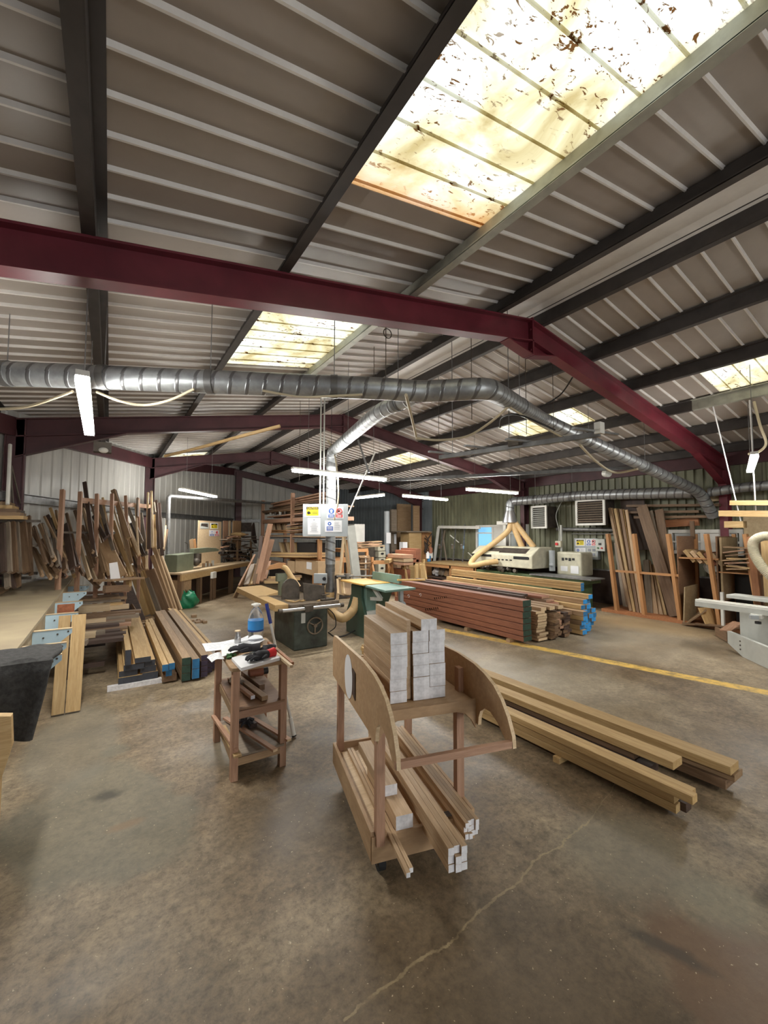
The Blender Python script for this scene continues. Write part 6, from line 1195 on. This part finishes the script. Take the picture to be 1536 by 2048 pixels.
slab(780, 757, 935, 1020, 10.6, .7, 'low_cabinet', 'brown', 'low brown cabinet in the far corner behind the trestles', 'cabinet'); slab(860, 575, 920, 757, 10.8, .2, 'white_bottle_crate', 'paper', 'tall white container left of the wooden cupboard', 'container'); slab(785, 710, 860, 757, 10.7, .3, 'dark_bag', 'black', 'dark bag lying left of the white container', 'bag')
for k, (x, y, m_, n_) in enumerate(((1200, 760, 'paper', 'white'), (1245, 755, 'grey_light', 'grey'), (1240, 690, 'mahogany', 'red-brown'), (1215, 800, 'end_blue', 'blue'))):
    c = K(x, y, 10.4); q = MB(); q.cyl(c+V((0, 0, -.09)), c+V((0, 0, .09)), .06, 12); q.cyl(c+V((0, 0, .09)), c+V((0, 0, .13)), .025, 10); tag(q.build('glue_bottle', m_, smooth=True), '%s bottle on the end of the green wall bench' % n_, 'bottle')
def trestle(x0, x1, yt, Y, lab, m_='orange'):
    a = K(x0, yt, Y); b = K(x1, yt, Y); t = thing('trestle', V(((a.x+b.x)/2, Y, 0)), lab, 'trestle', 'wooden trestles behind the planer')
    board(a, b, .10, .10, m_, 'top_rail', parent=t); board(a+V((.0, 0, .0)), a+V((0, 0, .14)), .06, .06, m_, 'horn', parent=t, upv=(0, 1, 0)); board(b, b+V((0, 0, .14)), .06, .06, m_, 'horn', parent=t, upv=(0, 1, 0))
    for p in (a, b):
        for dy in (-.25, .25): board(V((p.x, Y+dy, 0)), p+V((0, 0, -.03)), .05, .05, m_, 'leg', parent=t, upv=(1, 0, 0))
        board(V((p.x, Y-.2, .2)), V((p.x, Y+.2, .2)), .03, .05, m_, 'foot_rail', parent=t)
trestle(440, 650, 850, 9.6, 'left wooden trestle of the pair behind the planer'); trestle(700, 860, 850, 9.2, 'middle wooden trestle with dark gap behind the planer'); trestle(880, 1140, 880, 8.8, 'right wooden trestle under the reddish blocks', 'pine')
tag(board(K(640, 840, 9.0), K(790, 780, 9.4), .14, .08, 'pine', 'beam_end'), 'pale beam lying over the left and middle trestles', 'beam')
for k, (x0, y0_, x1, y1_, m_) in enumerate(((860, 745, 1000, 800, 'leg_wood'), (870, 800, 1000, 850, 'pine_pale'), (870, 855, 1000, 895, 'leg_wood'), (1000, 810, 1080, 895, 'mahogany'), (960, 690, 1040, 800, 'mahogany'), (1040, 665, 1105, 850, 'mahogany'), (880, 945, 960, 1180, 'mahogany'))):
    slab(x0, y0_, x1, y1_, 8.6 if k < 3 else 8.75, .7, 'timber_block', m_, ['pinkish timber block on top of the near pile on the right trestle', 'white-ended timber block in the middle of the near pile on the right trestle', 'pinkish timber block at the bottom of the near pile on the right trestle', 'dark reddish block right of the near pile on the trestle', 'shorter dark reddish block standing at the back of the right trestle', 'tallest dark reddish block at the right end of the trestle', 'dark reddish block standing on the floor under the right trestle'][k], 'timber block', .004, 'timber blocks on the right trestle')
t = thing('low_shelf', K(1060, 1050, 8.4), 'small pale frame standing left of the bench by the green wall', 'frame')
for x in (1045, 1110, 1140): p = K(x, 1050, 8.4); tp = K(x, 880, 8.4); board(V((p.x, 8.4, 0)), V((p.x, 8.4, tp.z)), .08, .06, 'pine', 'post', parent=t)
tag(board(K(1, 1030, 7.4), K(120, 1020, 7.4), .4, .03, 'pine_pale', 'board_end'), 'pale board end just right of the upright pipe', 'board')
for k in range(5): tag(board(K(10+28*k, 1290, 7.3), K(0+25*k, 1090, 7.5), .16, .02, ['pine_pale', 'tan', 'pine'][k % 3], 'leaning_board', upv=(0, 1, 0)), 'short pale board leaning left of the planer, %s from the left' % ORD[k], 'board', 'short boards left of the planer')
# ================================================================== OVERHEAD STEEL CHANNEL, CABLES AND WIRES
t = thing('cable_channel', G(905, 905, 2.62), 'dark steel channel hung under the roof with cross brackets', 'channel')
a = G(880, 915, 2.62); b = G(1200, 868, 2.62); board(a, b, .045, .05, 'galv_dark', 'channel', parent=t)
for f in (.08, .35, .62, .98): c = a.lerp(b, f); board(c+V((-.3, .05, .03)), c+V((.3, -.05, .03)), .04, .02, 'galv', 'cross_bracket', parent=t)
for f in (.1, .5): c = a.lerp(b, f); q = MB(); q.cyl(c, V((c.x, c.y, zs(c.x)-.03)), .005, 5); q.build('hanger', 'steel_dull', t)
c = a.lerp(b, .55); q = MB(); q.box(c.x-.07, c.x+.07, c.y-.07, c.y+.07, c.z-.0, c.z+.1); q.build('junction_box', 'iron', t); q = MB(); c = b; q.box(c.x-.05, c.x+.03, c.y-.03, c.y+.03, c.z, c.z+.11); q.build('end_plate', 'white_paint', t)
t = thing('cable_channel', G(900, 915, 2.75), 'second longer channel further back under the roof', 'channel'); a = (5.2, 7.6, 2.85); b = (7.9, 3.6, 2.85); board(a, b, .05, .06, 'galv_dark', 'channel', parent=t)
def cable(pts, r, m_, lab, z=None, nm='overhead_cable'):
    pp = [G(x, y, zz) for x, y, zz in pts]; q = MB(); q.tube(bez(pp, 8), r, 7); tag(q.build(nm, m_, smooth=True), lab, 'cable')
cable([(0, 818, 2.75), (60, 812, 2.75), (145, 783, 2.8)], .012, 'cable', 'cream cable entering from the left edge up to the nearest lamp')
cable([(192, 783, 2.8), (240, 802, 2.75), (290, 810, 2.75), (340, 800, 2.78), (388, 778, 2.85)], .011, 'cable', 'cream cable sagging right of the nearest lamp')
cable([(525, 781, 2.86), (600, 793, 2.85), (660, 792, 2.85), (725, 789, 2.86)], .010, 'cable', 'thin cream cable sagging under the long duct')
cable([(812, 790, 2.8), (822, 830, 2.8), (832, 872, 2.75)], .014, 'cable', 'cream cable dropping from the duct joint')
cable([(832, 876, 2.75), (880, 880, 2.75), (935, 872, 2.8), (980, 845, 2.9), (1015, 815, 2.95)], .014, 'cable', 'cream cable looping from the duct drop to the sloping duct')
cable([(1020, 815, 2.95), (1070, 845, 2.85), (1135, 880, 2.7)], .011, 'cable', 'cream cable running along the underside of the sloping duct')
cable([(1160, 890, 2.6), (1195, 925, 2.5), (1230, 945, 2.45), (1275, 938, 2.45)], .014, 'cable', 'cream cable sagging below the channel end towards the round cap')
cable([(1000, 855, 2.9), (1005, 835, 2.95), (1040, 830, 2.9), (1110, 860, 2.8)], .010, 'black', 'black cable looping beside the second right rooflight')
cable([(1080, 815, 3.1), (1120, 790, 3.2), (1145, 755, 3.3)], .008, 'black', 'black cable curving up to the sloping maroon rafter')
for k, (x0, y0_, x1, y1_, lab) in enumerate(((774, 656, 774, 690, 'coiled wire dangling under the ridge side rafter'),)):
    c = AY(775, 667, 3.5); q = MB(); q.tube([c+V((.05*cos(i*.5), .0, .05*sin(i*.5))) for i in range(26)], .005, 5); tag(q.build('wire_coil', 'iron', smooth=True), lab, 'wire')
for k, (x, y, zt) in enumerate(((598, 7.0, 2.6), (747, 4.4, 3.0), (771, 3.5, 2.98), (878, 5.0, 2.75), (945, 3.4, 2.98), (1040, 6.0, 2.6), (1055, 3.3, 2.9), (1110, 3.4, 2.9))):
    c = AY(x, 1000, y); z1_ = zs(c.x)-.03; q = MB(); q.cyl((c.x, c.y, zt), (c.x, c.y, z1_), .0045, 5); tag(q.build('hanging_wire', 'iron'), 'thin hanging wire under the roof, %s from the left' % ORD[k], 'wire', 'hanging wires')
cable([(330, 912, 2.7), (400, 895, 2.75), (480, 873, 2.8), (560, 852, 2.9)], .02, 'hose_tan', 'copper-coloured pipe sloping under the far rooflight')
q = MB(); a = G(205, 905, 2.62); t = thing('security_light', a, 'small dark floodlight under the roof left of the maroon column', 'lamp'); q.box(a.x-.09, a.x+.09, a.y-.05, a.y+.07, a.z, a.z+.12); q.build('housing', 'iron', t); q = MB(); q.ball(a+V((.01, -.05, .02)), .05, .03, .035, 10, 7); q.build('lens', 'white_paint', t, smooth=True)
q = MB(); a = SP(750, 905); b = SP(697, 1028); q.cyl(V((a.x, a.y, a.z)), V((b.x, b.y, b.z)), .012, 8); tag(q.build('white_rod', 'white_paint'), 'thin white rod slanting down to the right edge of the sign panel', 'rod')
q = MB(); a = SP(716, 880); b = SP(738, 945); q.beam(a, b, .04, .03); tag(q.build('slanting_strut', 'steel_dull'), 'grey strut slanting under the branch duct right of the pipe', 'strut')
